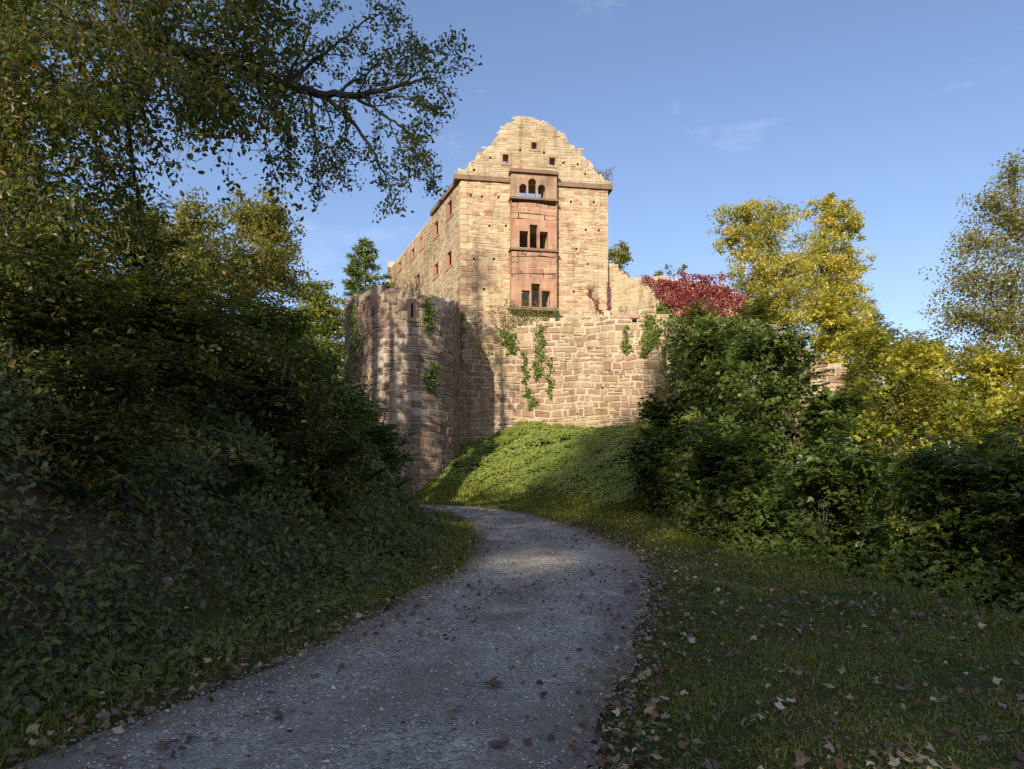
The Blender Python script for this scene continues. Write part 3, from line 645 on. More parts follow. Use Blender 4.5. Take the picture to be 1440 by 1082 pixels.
# ---- the curtain wall
cw = Wall([W(644, 0, 40.2)[:2], W(800, 0, 39.5)[:2], W(946, 0, 38.7)[:2]])
ctop = cw.line([(644, 436), (665, 446), (690, 462), (720, 468), (733, 458), (752, 456), (756, 450), (790, 449), (800, 444), (840, 444), (850, 440), (900, 441), (905, 437), (930, 440), (946, 446)])
curtain = thing('curtain_wall', 'sunlit curtain wall of large coarse sandstone blocks above the grassy mound', 'wall', (2, 41, 5))
ch = [cw.rect(*crop2(1216, 204), 20 / 2.88, 16 / 2.88), cw.rect(*crop2(1086, 477), 10 / 2.88, 8 / 2.88), cw.rect(*crop2(985, 583), 7 / 2.88, 7 / 2.88), cw.rect(*crop2(640, 340), 9 / 2.88, 9 / 2.88)]
masonry('wall_face', cw, ctop, 3.0, [M['mortar_light'], M['block_curtain']], curtain, ch, thick=1.0, course=(.22, .44), bw=(.3, .85), seed=31, joint=.045, proud=.06)
mb = MB(); h = ch[0]
wbox(mb, cw, h[0] - .12, h[1] + .12, h[3], h[3] + .14, -.3, .09, .2); obj('lintel', mb.mesh('lintel', [M['red_frame']]), curtain)

# ---- upper wall to the right of the palas
uw = Wall([B0 + np.array([.15, .4]), W(900, 0, 46.0)[:2], W(1062, 0, 43.5)[:2]])
utop = uw.line([crop1(*p) for p in ((1095, 640), (1112, 662), (1138, 668), (1142, 692), (1168, 696), (1172, 712), (1240, 716), (1290, 714))] + [(950, 390), (975, 396), (1000, 398), (1020, 404), (1035, 412), (1050, 430), (1062, 455)])
upper = thing('terrace_wall', 'buff upper wall joining the right side of the castle house', 'wall', (10, 45, 8))
masonry('wall_face', uw, utop, 7.0, [M['mortar_palas'], M['block_side']], upper, (), thick=.9, course=(.16, .3), bw=(.25, .7), seed=41, joint=.02)
# ---- lower overgrown wall running out to the right and its stump
ow = Wall([W(944, 0, 38.9)[:2], W(1010, 0, 36)[:2], W(1085, 0, 32.5)[:2], W(1142, 0, 31)[:2]])
otop = ow.line([(944, 456), (970, 462), (1000, 456), (1040, 462), (1075, 460), (1090, 470), (1100, 478), (1118, 486), (1135, 502), (1142, 512)])
over = thing('overgrown_wall', 'lower wall hidden under hanging ivy behind the tall shrubs', 'wall', (11, 35, 3))
masonry('wall_face', ow, otop, .5, [M['mortar_tower'], M['block_tower']], over, (), thick=1.0, course=(.25, .45), bw=(.4, 1.0), seed=51, joint=.03, proud=.05)
sw = Wall([W(1140, 0, 27.6)[:2], W(1192, 0, 27.0)[:2]])
stop = sw.line([(1140, 517), (1146, 508), (1158, 505), (1170, 506), (1176, 511), (1186, 518), (1192, 530)])
stump = thing('wall_stump', 'broken pinkish stone wall stump poking out above the shrubs', 'wall', (12, 27.5, 1))
masonry('wall_face', sw, stop, -2.0, [M['mortar_light'], M['block_curtain']], stump, (), thick=.9, course=(.25, .42), bw=(.4, .8), seed=61, joint=.03, proud=.07, cell=.2)

# ------------------------------------------------------------------ plants
def ellipsoid_pts(n, rng, shell=.55):
    d = unit(rng.normal(size=(n, 3))); return d * (rng.random(n) ** shell)[:, None]

def bez(p0, p1, sag, n=6, rng=None, wob=.04):
    t = np.linspace(0, 1, n)[:, None]; p = p0 + (p1 - p0) * t + np.array([0, 0, 1.]) * (sag * 4 * t * (1 - t))
    if rng is not None: p[1:-1] += rng.normal(size=(n - 2, 3)) * np.linalg.norm(p1 - p0) * wob
    return p

def tree(name, label, cat, base, clumps, leaf, lsize, nleaf, seed, bark='bark_grey', trunk_r=.22, tmpl=LEAF_A, group=None, tuft=.17, per=34, up=.35, stems=1, shell=.45, droop=.2, fork=.35, parts=('trunk', 'crown'), shoots=0):
    """clumps: world-space ellipsoids (centre, radii)"""
    rng = np.random.default_rng(seed); base = np.asarray(base, float)
    t = thing(name, label, cat, base, group)
    tb = MB(); P = []; CL = []; S = []
    vol = np.array([c[1][0] * c[1][1] * c[1][2] for c in clumps]) ** .72; vol = vol / vol.sum()
    topc = max(clumps, key=lambda c: c[0][2])
    ztop = max(c[0][2] for c in clumps)
    trunks = []
    for k in range(stems):
        off = np.array([rng.normal() * .25 * (stems > 1), rng.normal() * .25 * (stems > 1), 0.])
        tgt = np.array(topc[0], float) if stems == 1 else np.array(clumps[k % len(clumps)][0], float)
        tp = bez(base + off - [0, 0, .3], tgt, 0, 9, rng, .02); trunks.append(tp)
        tb.tube(tp, np.linspace(trunk_r, trunk_r * .22, 9) * (1 if stems == 1 else .6), 8)
    for ci, (c, r) in enumerate(clumps):
        c = np.array(c, float); r = np.array(r, float)
        tp = trunks[ci % len(trunks)]
        want = np.clip(c[2] - .9 * r[2] - .25 * np.hypot(*(c - base)[:2]), base[2] + fork * .6, None)
        j = int(np.argmin(np.abs(tp[:, 2] - want)))
        lr = trunk_r * .5 * (1 - .6 * j / 9)
        if np.linalg.norm(tp[j] - c) > .3:
            lp = bez(tp[j], c + [0, 0, .3 * r[2]], .08 * np.linalg.norm(tp[j] - c), 7, rng, .03); tb.tube(lp, np.linspace(max(lr, .02), max(lr * .25, .008), 7), 6)
        else: lp = tp[-4:]
        nl = max(20, int(nleaf * vol[ci])); ntuft = max(5, nl // per)
        tc_ = c + ellipsoid_pts(ntuft, rng, shell) * r * (1 + .16 * rng.normal(size=(ntuft, 1)))
        rad = tuft * (r[0] * r[1] * r[2]) ** (1 / 3)
        nb = min(ntuft, 46)
        for q in tc_[:nb]:
            s0 = lp[rng.integers(1, len(lp))]; tb.tube(bez(s0, q, .06 * np.linalg.norm(q - s0), 4, rng, .05), np.linspace(max(lr * .3, .009), .004, 4), 3)
        which = rng.integers(0, ntuft, nl)
        P.append(tc_[which] + rng.normal(size=(nl, 3)) * rad * np.array([1, 1, .62])); CL.append(rng.random(ntuft)[which])
    P2 = []; T2 = []; C2 = []
    for k in range(shoots):
        c, r = clumps[rng.integers(0, len(clumps))]; d = unit(rng.normal(size=3) * np.array([1, 1, .6]) + np.array([0, -.25, .25])); q0 = c + d * np.array(r) * .55
        L = rng.uniform(.5, 1.0) * np.mean(r) + .3; q1 = q0 + unit(d + np.array([0, 0, .15])) * L; sp = bez(q0, q1, .09 * L, 8, rng, .03); tw = [(sp, L)]
        fw = unit(q1 - q0); sd = unit(np.cross(fw, [0, 0, 1.]) + 1e-6)
        for m in (2, 3, 4, 5):
            l2 = L * (.52 - .06 * m); e = sp[m] + unit(fw * .75 + sd * (1 if m % 2 else -1) + np.array([0, 0, -.12])) * l2; tw.append((bez(sp[m], e, .05 * l2, 5, rng, .03), l2))
        cl_ = rng.random()
        for s_, l_ in tw:
            tb.tube(s_, np.linspace(.007, .003, len(s_)), 3); m = max(4, int(l_ / (lsize * .42))); q = np.linspace(.15, 1, m) * (len(s_) - 1)
            b = np.stack([np.interp(q, np.arange(len(s_)), s_[:, a]) for a in range(3)], 1); f_ = unit(s_[-1] - s_[0]); s2 = unit(np.cross(f_, [0, 0, 1.]) + 1e-6)
            sg = np.where(np.arange(m) % 2, 1., -1.); sg[-1] = 0; P2.append(b); T2.append((f_[None] * .6 + s2[None] * sg[:, None]) * 2.2); C2.append(np.full(m, cl_))
    P = np.concatenate(P); CL = np.concatenate(CL); sz = lsize * rng.uniform(.6, 1.25, len(P))
    tb_m = tb.mesh(parts[0], [M[bark]], True); obj(parts[0], tb_m, t)
    if not P2:
        obj(parts[1], leaf_mesh(parts[1], P, sz, rng, M[leaf], CL, up=up, tmpl=tmpl, droop=droop), t); return t
    P2 = np.concatenate(P2); V1, Q1, R1, f = leaf_arrays(P, sz, rng, up=up, tmpl=tmpl, droop=droop); V2, Q2, R2, f = leaf_arrays(P2, lsize * rng.uniform(.75, 1.2, len(P2)), rng, up=.86, tmpl=tmpl, droop=.12, tdir=np.concatenate(T2))
    cat2 = lambda a, b: None if a is None else np.concatenate([a, b + len(V1)]); n12 = len(P) + len(P2)
    obj(parts[1], mesh_np(parts[1], np.concatenate([V1, V2]), cat2(Q1, Q2), cat2(R1, R2), {'rnd': np.repeat(rng.random(n12), f), 'clump': np.repeat(np.concatenate([CL] + C2), f)}, [M[leaf]]), t)
    return t

def ic(px, py, Y, rx, ry, rd=None):            # an ellipsoid given by its place in the photo and its depth
    k = Y / F
    return (W(px, py, Y), (rx * k, (rd if rd is not None else rx * k), ry * k))
def base_at(px, Y, dz=0): x = (px - 720) / F * Y; return np.array([x, Y, float(gz(x, Y)) + dz])

# ---- far trees behind and beside the castle
tree('maple_tree', 'yellow maple with the orange tinged left top behind the red creeper', 'tree', base_at(1085, 56),
     [ic(1050, 318, 56, 42, 38), ic(1028, 345, 56, 20, 32), ic(1085, 345, 55, 48, 48), ic(1105, 395, 54, 58, 45), ic(1060, 400, 55, 42, 45), ic(1055, 296, 56, 22, 20), ic(1090, 310, 55, 22, 26), ic(1105, 450, 54, 62, 40), ic(1070, 440, 54, 40, 30)], 'leaf_yellow', .24, 24000, 101, trunk_r=.4, per=60, tuft=.13)
tree('maple_tree', 'yellow green maple forming the right half of the twin crown', 'tree', base_at(1175, 58),
     [ic(1168, 310, 58, 36, 34), ic(1197, 325, 58, 22, 26), ic(1160, 365, 57, 44, 42), ic(1180, 415, 56, 48, 42), ic(1195, 455, 55, 38, 38), ic(1160, 290, 58, 18, 16), ic(1190, 375, 57, 30, 30)], 'leaf_yellow', .24, 20000, 102, trunk_r=.4, per=60, tuft=.13)
tree('maple_tree', 'small olive tree peeping out right behind the castle house', 'tree', base_at(868, 70),
     [ic(868, 365, 70, 17, 22), ic(876, 360, 70, 9, 16), ic(862, 385, 70, 16, 18), ic(872, 392, 70, 14, 15)], 'leaf_olive', .3, 2600, 103)
tree('sapling', 'thin pale sapling showing above the red creeper wall', 'tree', base_at(945, 62),
     [ic(940, 384, 62, 14, 9), ic(958, 380, 62, 12, 8), ic(930, 392, 62, 12, 6)], 'leaf_olive', .22, 420, 104, trunk_r=.08)
tree('broadleaf_tree', 'dull green tree in the dip right of the yellow maples', 'tree', base_at(1218, 66),
     [ic(1222, 445, 66, 14, 28), ic(1212, 470, 66, 20, 28), ic(1235, 480, 64, 26, 22)], 'leaf_oak', .3, 2600, 105)
tree('broadleaf_tree', 'dark rounded tree on the skyline behind the golden shrubs', 'tree', base_at(1280, 62),
     [ic(1262, 492, 60, 30, 24), ic(1290, 498, 60, 30, 22), ic(1320, 505, 58, 26, 18), ic(1240, 510, 58, 28, 22)], 'leaf_oak', .3, 4200, 106)
def conifer(label, base, H, rad, seed, leaf='leaf_spruce'):
    rng = np.random.default_rng(seed); base = np.asarray(base, float); t = thing('spruce_tree', label, 'tree', base)
    tb = MB(); tb.tube(np.stack([base + [0, 0, z] for z in np.linspace(-.3, H, 8)]), np.linspace(.25, .02, 8), 8)
    P = []; TD = []; CL = []
    z = H * .12
    while z < H * .99:
        f = 1 - z / H; L = rad * (f ** .8) + .15
        for k in range(int(6 + 3 * f)):
            a = rng.random() * 6.28; l = L * rng.uniform(.7, 1.15); d = np.array([math.cos(a), math.sin(a), 0])
            p0 = base + [0, 0, z]; p1 = p0 + d * l + np.array([0, 0, -.12 * l]); bp = bez(p0, p1, -.10 * l, 8)
            tb.tube(bp, np.linspace(.03, .006, 8), 3)
            m = int(48 * l) + 18; q = rng.random(m) ** .7; b = np.stack([np.interp(q, np.linspace(0, 1, 8), bp[:, c]) for c in range(3)], 1)
            sd = np.array([-d[1], d[0], 0]) * rng.choice([-1, 1], m)[:, None]
            off = rng.random(m)[:, None] * .28 * l * (1.05 - q[:, None])
            b = b + sd * off + d * off * .5 + np.array([0, 0, -.25]) * off + rng.normal(size=(m, 3)) * .05
            P.append(b); TD.append(d + .6 * sd + np.array([0, 0, -.3])); CL.append(np.full(m, rng.random()))
        z += H * .022 + .04
    P = np.concatenate(P); obj('trunk', tb.mesh('trunk', [M['bark']], True), t)
    obj('crown', leaf_mesh('crown', P, rng.uniform(.28, .5, len(P)), rng, M[leaf], np.concatenate(CL), up=.35, tmpl=LEAF_N, tdir=np.concatenate(TD)), t)
conifer('pointed spruce rising behind the tower', base_at(514, 60), EYE + (HZ - 332) / F * 60 - float(gz(-12.4, 60)), 8.5, 107)
# ---- left middle distance
tree('broadleaf_tree', 'tall olive tree in sun under the overhanging oak branch', 'tree', base_at(365, 30, -1),
     [ic(380, 305, 30, 34, 34), ic(372, 320, 30, 38, 40), ic(345, 300, 30, 28, 26), ic(395, 345, 30, 28, 34), ic(360, 370, 29, 52, 40), ic(392, 395, 29, 36, 34), ic(330, 400, 28, 50, 40), ic(370, 440, 27, 50, 36)], 'leaf_olive', .15, 17000, 110, trunk_r=.2, per=40, up=.3)
tree('broadleaf_tree', 'bright yellow green tree between the olive tree and spruce', 'tree', base_at(448, 40, -1),
     [ic(440, 415, 40, 26, 26), ic(455, 440, 40, 28, 30), ic(430, 460, 39, 30, 30), ic(468, 470, 40, 18, 34), ic(445, 500, 38, 40, 30)], 'leaf_lime', .2, 9000, 111, trunk_r=.18)
tree('broadleaf_tree', 'slender yellowish tree at the left behind the dark saplings', 'tree', base_at(270, 26, -1),
     [ic(275, 310, 26, 40, 40), ic(235, 350, 26, 50, 45), ic(290, 370, 25, 50, 45), ic(200, 320, 26, 40, 40), ic(250, 410, 24, 60, 40)], 'leaf_olive', .15, 12000, 112, trunk_r=.18)
# ---- right edge tree: airy, leaning in from outside the frame
rt = [ic(1425, 245, 30, 26, 34), ic(1395, 290, 30, 36, 34), ic(1430, 320, 30, 40, 40), ic(1375, 345, 30, 40, 32), ic(1360, 395, 30, 44, 32), ic(1420, 395, 30, 50, 42), ic(1350, 445, 30, 44, 30), ic(1405, 460, 30, 56, 36), ic(1480, 300, 30, 60, 80), ic(1480, 430, 30, 70, 70), ic(1380, 500, 30, 50, 26)]
tree('airy_tree', 'tall airy tree with small leaves at the right edge of the view', 'tree', base_at(1490, 30), rt, 'leaf_airy', .14, 23000, 120, trunk_r=.2, tuft=.2, per=16, shell=.6, up=.3, droop=.35)

# ---- shrubs of the right-hand slope (nearer ones dark sycamore saplings, farther ones gold)
def shrub(label, px, Y, top, wpx, leaf, ls, n, seed, low=None, name='shrub', tmpl=LEAF_A, stems=4, group='shrubs along the right slope', wob=1.0, **kw):
    r = np.random.RandomState(seed); b = base_at(px, Y); k = Y / F
    zt = EYE + (HZ - top) * k; zb = float(b[2]) if low is None else EYE + (HZ - low) * k
    H = max(zt - zb, 1.2); zt = zb + H; R_ = wpx * k / 2; cl = []
    m = max(4, int(round(H / (R_ * .8 + .3))) * 3)
    for i in range(m):
        f = (i + .5) / m; rr_ = R_ * (.62 - .22 * f) * r.uniform(.8, 1.2)
        a = r.rand() * 6.28; o = R_ * (.55 - .3 * f) * wob * r.rand() ** .5
        h_ = min(rr_ * .85, H * .35)
        cl.append((np.array([b[0] + o * math.cos(a), Y + o * math.sin(a), min(zb + .12 * H + f * .9 * H, zt - h_ * .8)]), (rr_, rr_, h_)))
    cl.append((np.array([b[0], Y, zt - .3 * R_]), (R_ * .36, R_ * .36, R_ * .34)))
    return tree(name, label, 'shrub', b, cl, leaf, ls, int(n * .62), seed, bark='bark', trunk_r=.05 + .008 * H, tmpl=tmpl, group=group, stems=stems, shell=.6, parts=('stem', 'foliage'), shoots=70, **kw)

SY = dict(tmpl=LEAF_M, per=22, tuft=.22, up=.5, droop=.15)
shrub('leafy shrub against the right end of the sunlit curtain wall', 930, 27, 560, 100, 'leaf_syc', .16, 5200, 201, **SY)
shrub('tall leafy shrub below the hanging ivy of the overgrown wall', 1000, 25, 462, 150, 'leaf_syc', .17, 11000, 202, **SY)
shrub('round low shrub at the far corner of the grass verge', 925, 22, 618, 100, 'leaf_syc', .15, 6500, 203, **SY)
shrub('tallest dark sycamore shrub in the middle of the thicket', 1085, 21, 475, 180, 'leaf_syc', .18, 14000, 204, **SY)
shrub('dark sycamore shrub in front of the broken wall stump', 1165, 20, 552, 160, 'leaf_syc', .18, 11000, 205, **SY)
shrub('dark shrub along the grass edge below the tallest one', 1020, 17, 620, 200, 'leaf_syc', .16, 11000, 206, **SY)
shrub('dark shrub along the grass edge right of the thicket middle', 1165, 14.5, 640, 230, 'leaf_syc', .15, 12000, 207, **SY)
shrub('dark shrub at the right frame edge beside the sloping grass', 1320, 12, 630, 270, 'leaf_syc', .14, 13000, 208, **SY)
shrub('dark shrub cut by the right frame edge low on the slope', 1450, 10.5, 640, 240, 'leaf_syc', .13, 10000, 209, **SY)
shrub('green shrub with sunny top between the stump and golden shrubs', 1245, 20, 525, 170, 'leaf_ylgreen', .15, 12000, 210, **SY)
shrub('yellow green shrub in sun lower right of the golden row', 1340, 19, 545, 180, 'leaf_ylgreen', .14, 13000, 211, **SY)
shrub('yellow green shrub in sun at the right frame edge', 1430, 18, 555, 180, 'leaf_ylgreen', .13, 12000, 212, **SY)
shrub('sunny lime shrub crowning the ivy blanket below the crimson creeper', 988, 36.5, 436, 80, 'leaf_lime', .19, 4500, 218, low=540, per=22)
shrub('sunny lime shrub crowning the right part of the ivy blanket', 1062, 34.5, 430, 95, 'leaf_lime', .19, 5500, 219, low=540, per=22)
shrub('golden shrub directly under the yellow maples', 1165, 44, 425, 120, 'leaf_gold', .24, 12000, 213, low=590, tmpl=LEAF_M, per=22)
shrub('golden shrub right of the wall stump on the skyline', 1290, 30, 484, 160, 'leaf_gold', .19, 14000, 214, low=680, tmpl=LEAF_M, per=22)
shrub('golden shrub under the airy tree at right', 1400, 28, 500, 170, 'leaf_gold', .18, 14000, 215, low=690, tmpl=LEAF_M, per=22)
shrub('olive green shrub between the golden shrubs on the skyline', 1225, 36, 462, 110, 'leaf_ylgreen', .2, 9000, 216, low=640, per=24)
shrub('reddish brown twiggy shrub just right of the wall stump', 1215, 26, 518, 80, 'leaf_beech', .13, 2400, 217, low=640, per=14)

# ---- left bank: dark saplings and bushes leaning over the slope
SL = dict(name='sapling', group='saplings on the left bank', per=20, tuft=.24, up=.55, droop=.25)
for a_ in [('dark leafy sapling at the left frame edge on the bank', 20, 9.5, 400, 300, 'leaf_dark', 0.130, 9300, 301),
        ('dark leafy sapling second from the left frame edge', 150, 11, 430, 250, 'leaf_dark', 0.130, 9300, 302),
        ('dark leafy sapling in the middle of the left bank top', 265, 12.5, 430, 230, 'leaf_dark', 0.143, 9300, 303),
        ('dark leafy sapling leaning toward the tower', 370, 15.5, 445, 190, 'leaf_dark', 0.156, 8060, 304),
        ('dark bush beside the left side of the tower', 438, 19.5, 500, 120, 'leaf_dark', 0.169, 5580, 305),
        ('low bush at the end of the bank in front of the tower', 487, 22, 560, 90, 'leaf_dark', 0.169, 3720, 306),
        ('dark low bush on the bank below the leaning sapling', 400, 14, 540, 150, 'leaf_dark', 0.143, 4960, 309),
        ('dark low bush spilling down the bank at its middle', 220, 10, 520, 240, 'leaf_dark', 0.117, 6200, 310)]:
    shrub(*a_, tmpl=LEAF_B, **SL)
for a_ in [('bramble bush on the bank face at the left frame edge', 60, 8, 560, 260, 'leaf_cover', 0.102, 4800, 321), ('bramble bush on the bank face left of the ferns', 225, 9.5, 585, 230, 'leaf_cover', 0.108, 5600, 322),
        ('bramble bush on the bank face above the largest fern', 365, 11.5, 590, 190, 'leaf_cover', 0.114, 5200, 323), ('bramble bush on the bank shoulder before the path bend', 462, 15, 610, 150, 'leaf_syc', .10, 6500, 324),
        ('fresh green bramble bush at the very end of the bank', 525, 20, 640, 100, 'leaf_syc', .12, 5500, 325), ('low bramble above the bare earth patch', 150, 7, 700, 170, 'leaf_cover', 0.096, 2400, 326), ('low bramble between the two lower ferns', 470, 11, 720, 150, 'leaf_cover', 0.096, 2560, 327)]:
    shrub(*a_, name='bramble_bush', tmpl=LEAF_B, per=16, tuft=.3, up=.5, droop=.2, group='bramble bushes on the left bank')
shrub('turning beech bush above the dark saplings at far left', 60, 15, 270, 360, 'leaf_beech', .13, 17000, 307, **SL)
shrub('turning beech bush above the dark saplings under the oak limb', 200, 18, 310, 240, 'leaf_beech', .14, 15000, 308, **SL)
shrub('olive bush filling the gap behind the saplings near the tower', 400, 24, 450, 150, 'leaf_olive', .14, 11000, 311, **SL)

# ---- the big tree that overhangs from the left
def grow(rng, p, d, L, r, lvl, tb, tips, droop=.12, kid=(.45, .7), nk=(3, 6)):
    n = max(4, int(L / .14)); pts = [np.array(p, float)]; d = unit(np.array(d, float))
    for i in range(n):
        d = unit(d + rng.normal(size=3) * .16 + np.array([0, 0, -droop * (i / n)])); pts.append(pts[-1] + d * L / n)
    pts = np.array(pts); rad = np.linspace(r, max(r * .3, .0025), n + 1); tb.tube(pts, rad, 6 if r > .02 else 4)
    if lvl == 0: tips.append(pts[int(n * .25):])
    else:
        tips.append(pts[int(n * .7):])
        for k in range(rng.integers(*nk)):
            f = rng.uniform(.2, .98); j = int(f * n); dd = unit(pts[min(j + 1, n)] - pts[max(j - 1, 0)])
            ax = unit(np.cross(dd, rng.normal(size=3))); a = R(rng.uniform(28, 62))
            grow(rng, pts[j], dd * math.cos(a) + ax * math.sin(a), L * rng.uniform(*kid), max(rad[j] * .5, .004), lvl - 1, tb, tips, droop, kid, nk)
def limb(tb, pts, r0, r1, rng):
    P = np.array([W(*p) for p in pts]); s = np.linspace(0, 1, len(P)); q = np.linspace(0, 1, len(P) * 5)
    P = np.stack([np.interp(q, s, P[:, c]) for c in range(3)], 1); P[1:-1] = (P[:-2] + P[1:-1] * 2 + P[2:]) / 4; P += rng.normal(size=P.shape) * .015
    tb.tube(P, np.linspace(r0, r1, len(P)), 7); return P, np.linspace(r0, r1, len(P))
def leaves_on(tips, rng, per_m, spread, lsize):
    P = []; CL = []
    for t_ in tips:
        L = np.linalg.norm(np.diff(t_, axis=0), axis=1).sum(); m = max(3, int(per_m * L)); q = rng.random(m) * (len(t_) - 1)
        b = np.stack([np.interp(q, np.arange(len(t_)), t_[:, c]) for c in range(3)], 1); P.append(b + rng.normal(size=(m, 3)) * spread); CL.append(np.full(m, rng.random()))
    P = np.concatenate(P); return P, rng.uniform(.6, 1.25, len(P)) * lsize, np.concatenate(CL)

rng = np.random.default_rng(77)
ob = np.array([-9.4, 11.0, float(gz(-9.4, 11.0))])
oak = thing('oak_tree', 'big tree overhanging from the left with a mossy limb and turning leaves', 'tree', ob)
tb = MB(); tips = []
tp = np.array([ob + [0, 0, -.5], ob + [.05, 0, 2.5], ob + [.2, .1, 5], ob + [.1, .2, 8], ob + [.4, .3, 12]]); tb.tube(bez(tp[0], tp[0], 0, 2), .01, 3)
tb.tube(np.stack([np.interp(np.linspace(0, 4, 20), np.arange(5), tp[:, c]) for c in range(3)], 1), np.linspace(.48, .24, 20), 12)
P1, r1 = limb(tb, [(-120, 90, 11), (20, 50, 11.2), (120, 42, 11.4), (220, 60, 11.6), (300, 85, 11.8), (360, 100, 12), (432, 131, 12), (500, 135, 12), (560, 122, 12), (615, 108, 12)], .19, .012, rng)
# explicit side branches of the picture's silhouette
for pts, r0 in (([(436, 131, 12), (440, 170, 12.1), (446, 215, 12), (455, 250, 12)], .03), ([(452, 133, 12), (490, 165, 11.9), (520, 205, 11.8), (545, 250, 11.8), (552, 285, 11.8)], .04),
                ([(500, 136, 12), (545, 165, 12.1), (585, 195, 12.2), (612, 232, 12.2)], .03), ([(535, 128, 12), (575, 140, 11.8), (615, 160, 11.7)], .022), ([(470, 133, 12), (505, 110, 12.2), (540, 82, 12.3), (575, 70, 12.3)], .026),
                ([(400, 118, 12), (450, 80, 12.3), (500, 40, 12.5), (545, 10, 12.6)], .04), ([(400, 118, 12), (430, 60, 11.8), (440, 10, 11.7)], .03), ([(570, 118, 12), (600, 90, 12.2), (625, 85, 12.2)], .018),
                ([(340, 95, 12), (380, 150, 11.6), (400, 190, 11.5), (410, 235, 11.5)], .03), ([(545, 165, 12.1), (560, 200, 12), (572, 235, 12)], .018), ([(490, 165, 11.9), (478, 205, 11.8), (470, 240, 11.8)], .018)):
    P_, r_ = limb(tb, pts, r0, .006, rng); tips.append(P_[len(P_) // 2:])
    for j in range(3, len(P_), 2):
        dd = unit(P_[min(j + 1, len(P_) - 1)] - P_[j - 1]); ax = unit(np.cross(dd, rng.normal(size=3))); a = R(rng.uniform(30, 65))
        grow(rng, P_[j], dd * math.cos(a) + ax * math.sin(a) + [0, 0, -.08], rng.uniform(.35, .62), max(r_[j] * .5, .006), 1, tb, tips, .12, (.45, .75), (2, 5))
for j in range(24, len(P1), 2):
    dd = unit(P1[min(j + 1, len(P1) - 1)] - P1[j - 1]); ax = unit(np.cross(dd, rng.normal(size=3))); a = R(rng.uniform(40, 75))
    grow(rng, P1[j], dd * math.cos(a) + ax * math.sin(a), rng.uniform(.5, .8), max(r1[j] * .35, .008), 1, tb, tips, .1, (.45, .75), (3, 6))
P, S, CL = leaves_on(tips, rng, 76, .06, .074)
obj('outer_foliage', leaf_mesh('outer_foliage', P, S, rng, M['leaf_oak'], CL, up=.35, tmpl=LEAF_B, droop=.15), oak)['label'] = 'green leaves at the tip of the overhanging limb'
# inner crown: many hanging limbs between the trunk and the picture's upper left
tips = []
for k, (tx, ty, tY, sx, sy, sY) in enumerate([(60, 60, 9.5, -150, -60, 10.5), (160, -20, 10.5, -100, -120, 11), (260, 20, 10.5, 60, 0, 11), (330, 60, 10.8, 200, 40, 11.4), (380, 20, 11, 240, -60, 11.4), (300, 160, 10.5, 220, 60, 11.5), (360, 200, 11, 280, 80, 11.7), (200, 160, 9.8, 120, 45, 11.4),
        (110, 190, 9.5, 20, 50, 11.2), (40, 180, 9, -60, 70, 11), (150, 280, 10, 100, 45, 11.3), (60, 300, 9.3, -20, 60, 11), (200, 330, 11, 150, 60, 11.4), (10, 100, 8.2, -150, 0, 10), (100, 20, 8.6, -100, -60, 10), (220, 100, 9.4, 100, -40, 10.5),
        (340, -30, 11, 200, -100, 11.4), (290, 110, 12.5, 230, 60, 11.6), (180, 90, 13, 120, 42, 11.4), (70, 130, 12.5, 0, 50, 11.2), (400, 75, 12.6, 360, 100, 12), (20, 350, 10, -80, 120, 11), (100, 370, 11, 20, 200, 11.5), (375, 140, 11.2, 330, 90, 11.9)]):
    P_, r_ = limb(tb, [(sx, sy, sY), ((sx + tx) / 2 + rng.normal() * 12, (sy + ty) / 2 - 12, (sY + tY) / 2), (tx, ty, tY)], .05, .012, rng); tips.append(P_[8:])
    for j in range(4, len(P_), 1):
        dd = unit(P_[min(j + 1, len(P_) - 1)] - P_[j - 1]); ax = unit(np.cross(dd, rng.normal(size=3))); a = R(rng.uniform(35, 75))
        grow(rng, P_[j], dd * math.cos(a) + ax * math.sin(a), rng.uniform(.6, 1.0), max(r_[j] * .4, .007), 1, tb, tips, .28, (.45, .75), (3, 6))
P, S, CL = leaves_on(tips, rng, 46, .11, .10)
obj('inner_foliage', leaf_mesh('inner_foliage', P, S, rng, M['leaf_beech'], CL, up=.35, tmpl=LEAF_B, droop=.35), oak)['label'] = 'brown and yellow turning leaves near the trunk'
obj('trunk', tb.mesh('trunk', [M['bark']], True), oak)

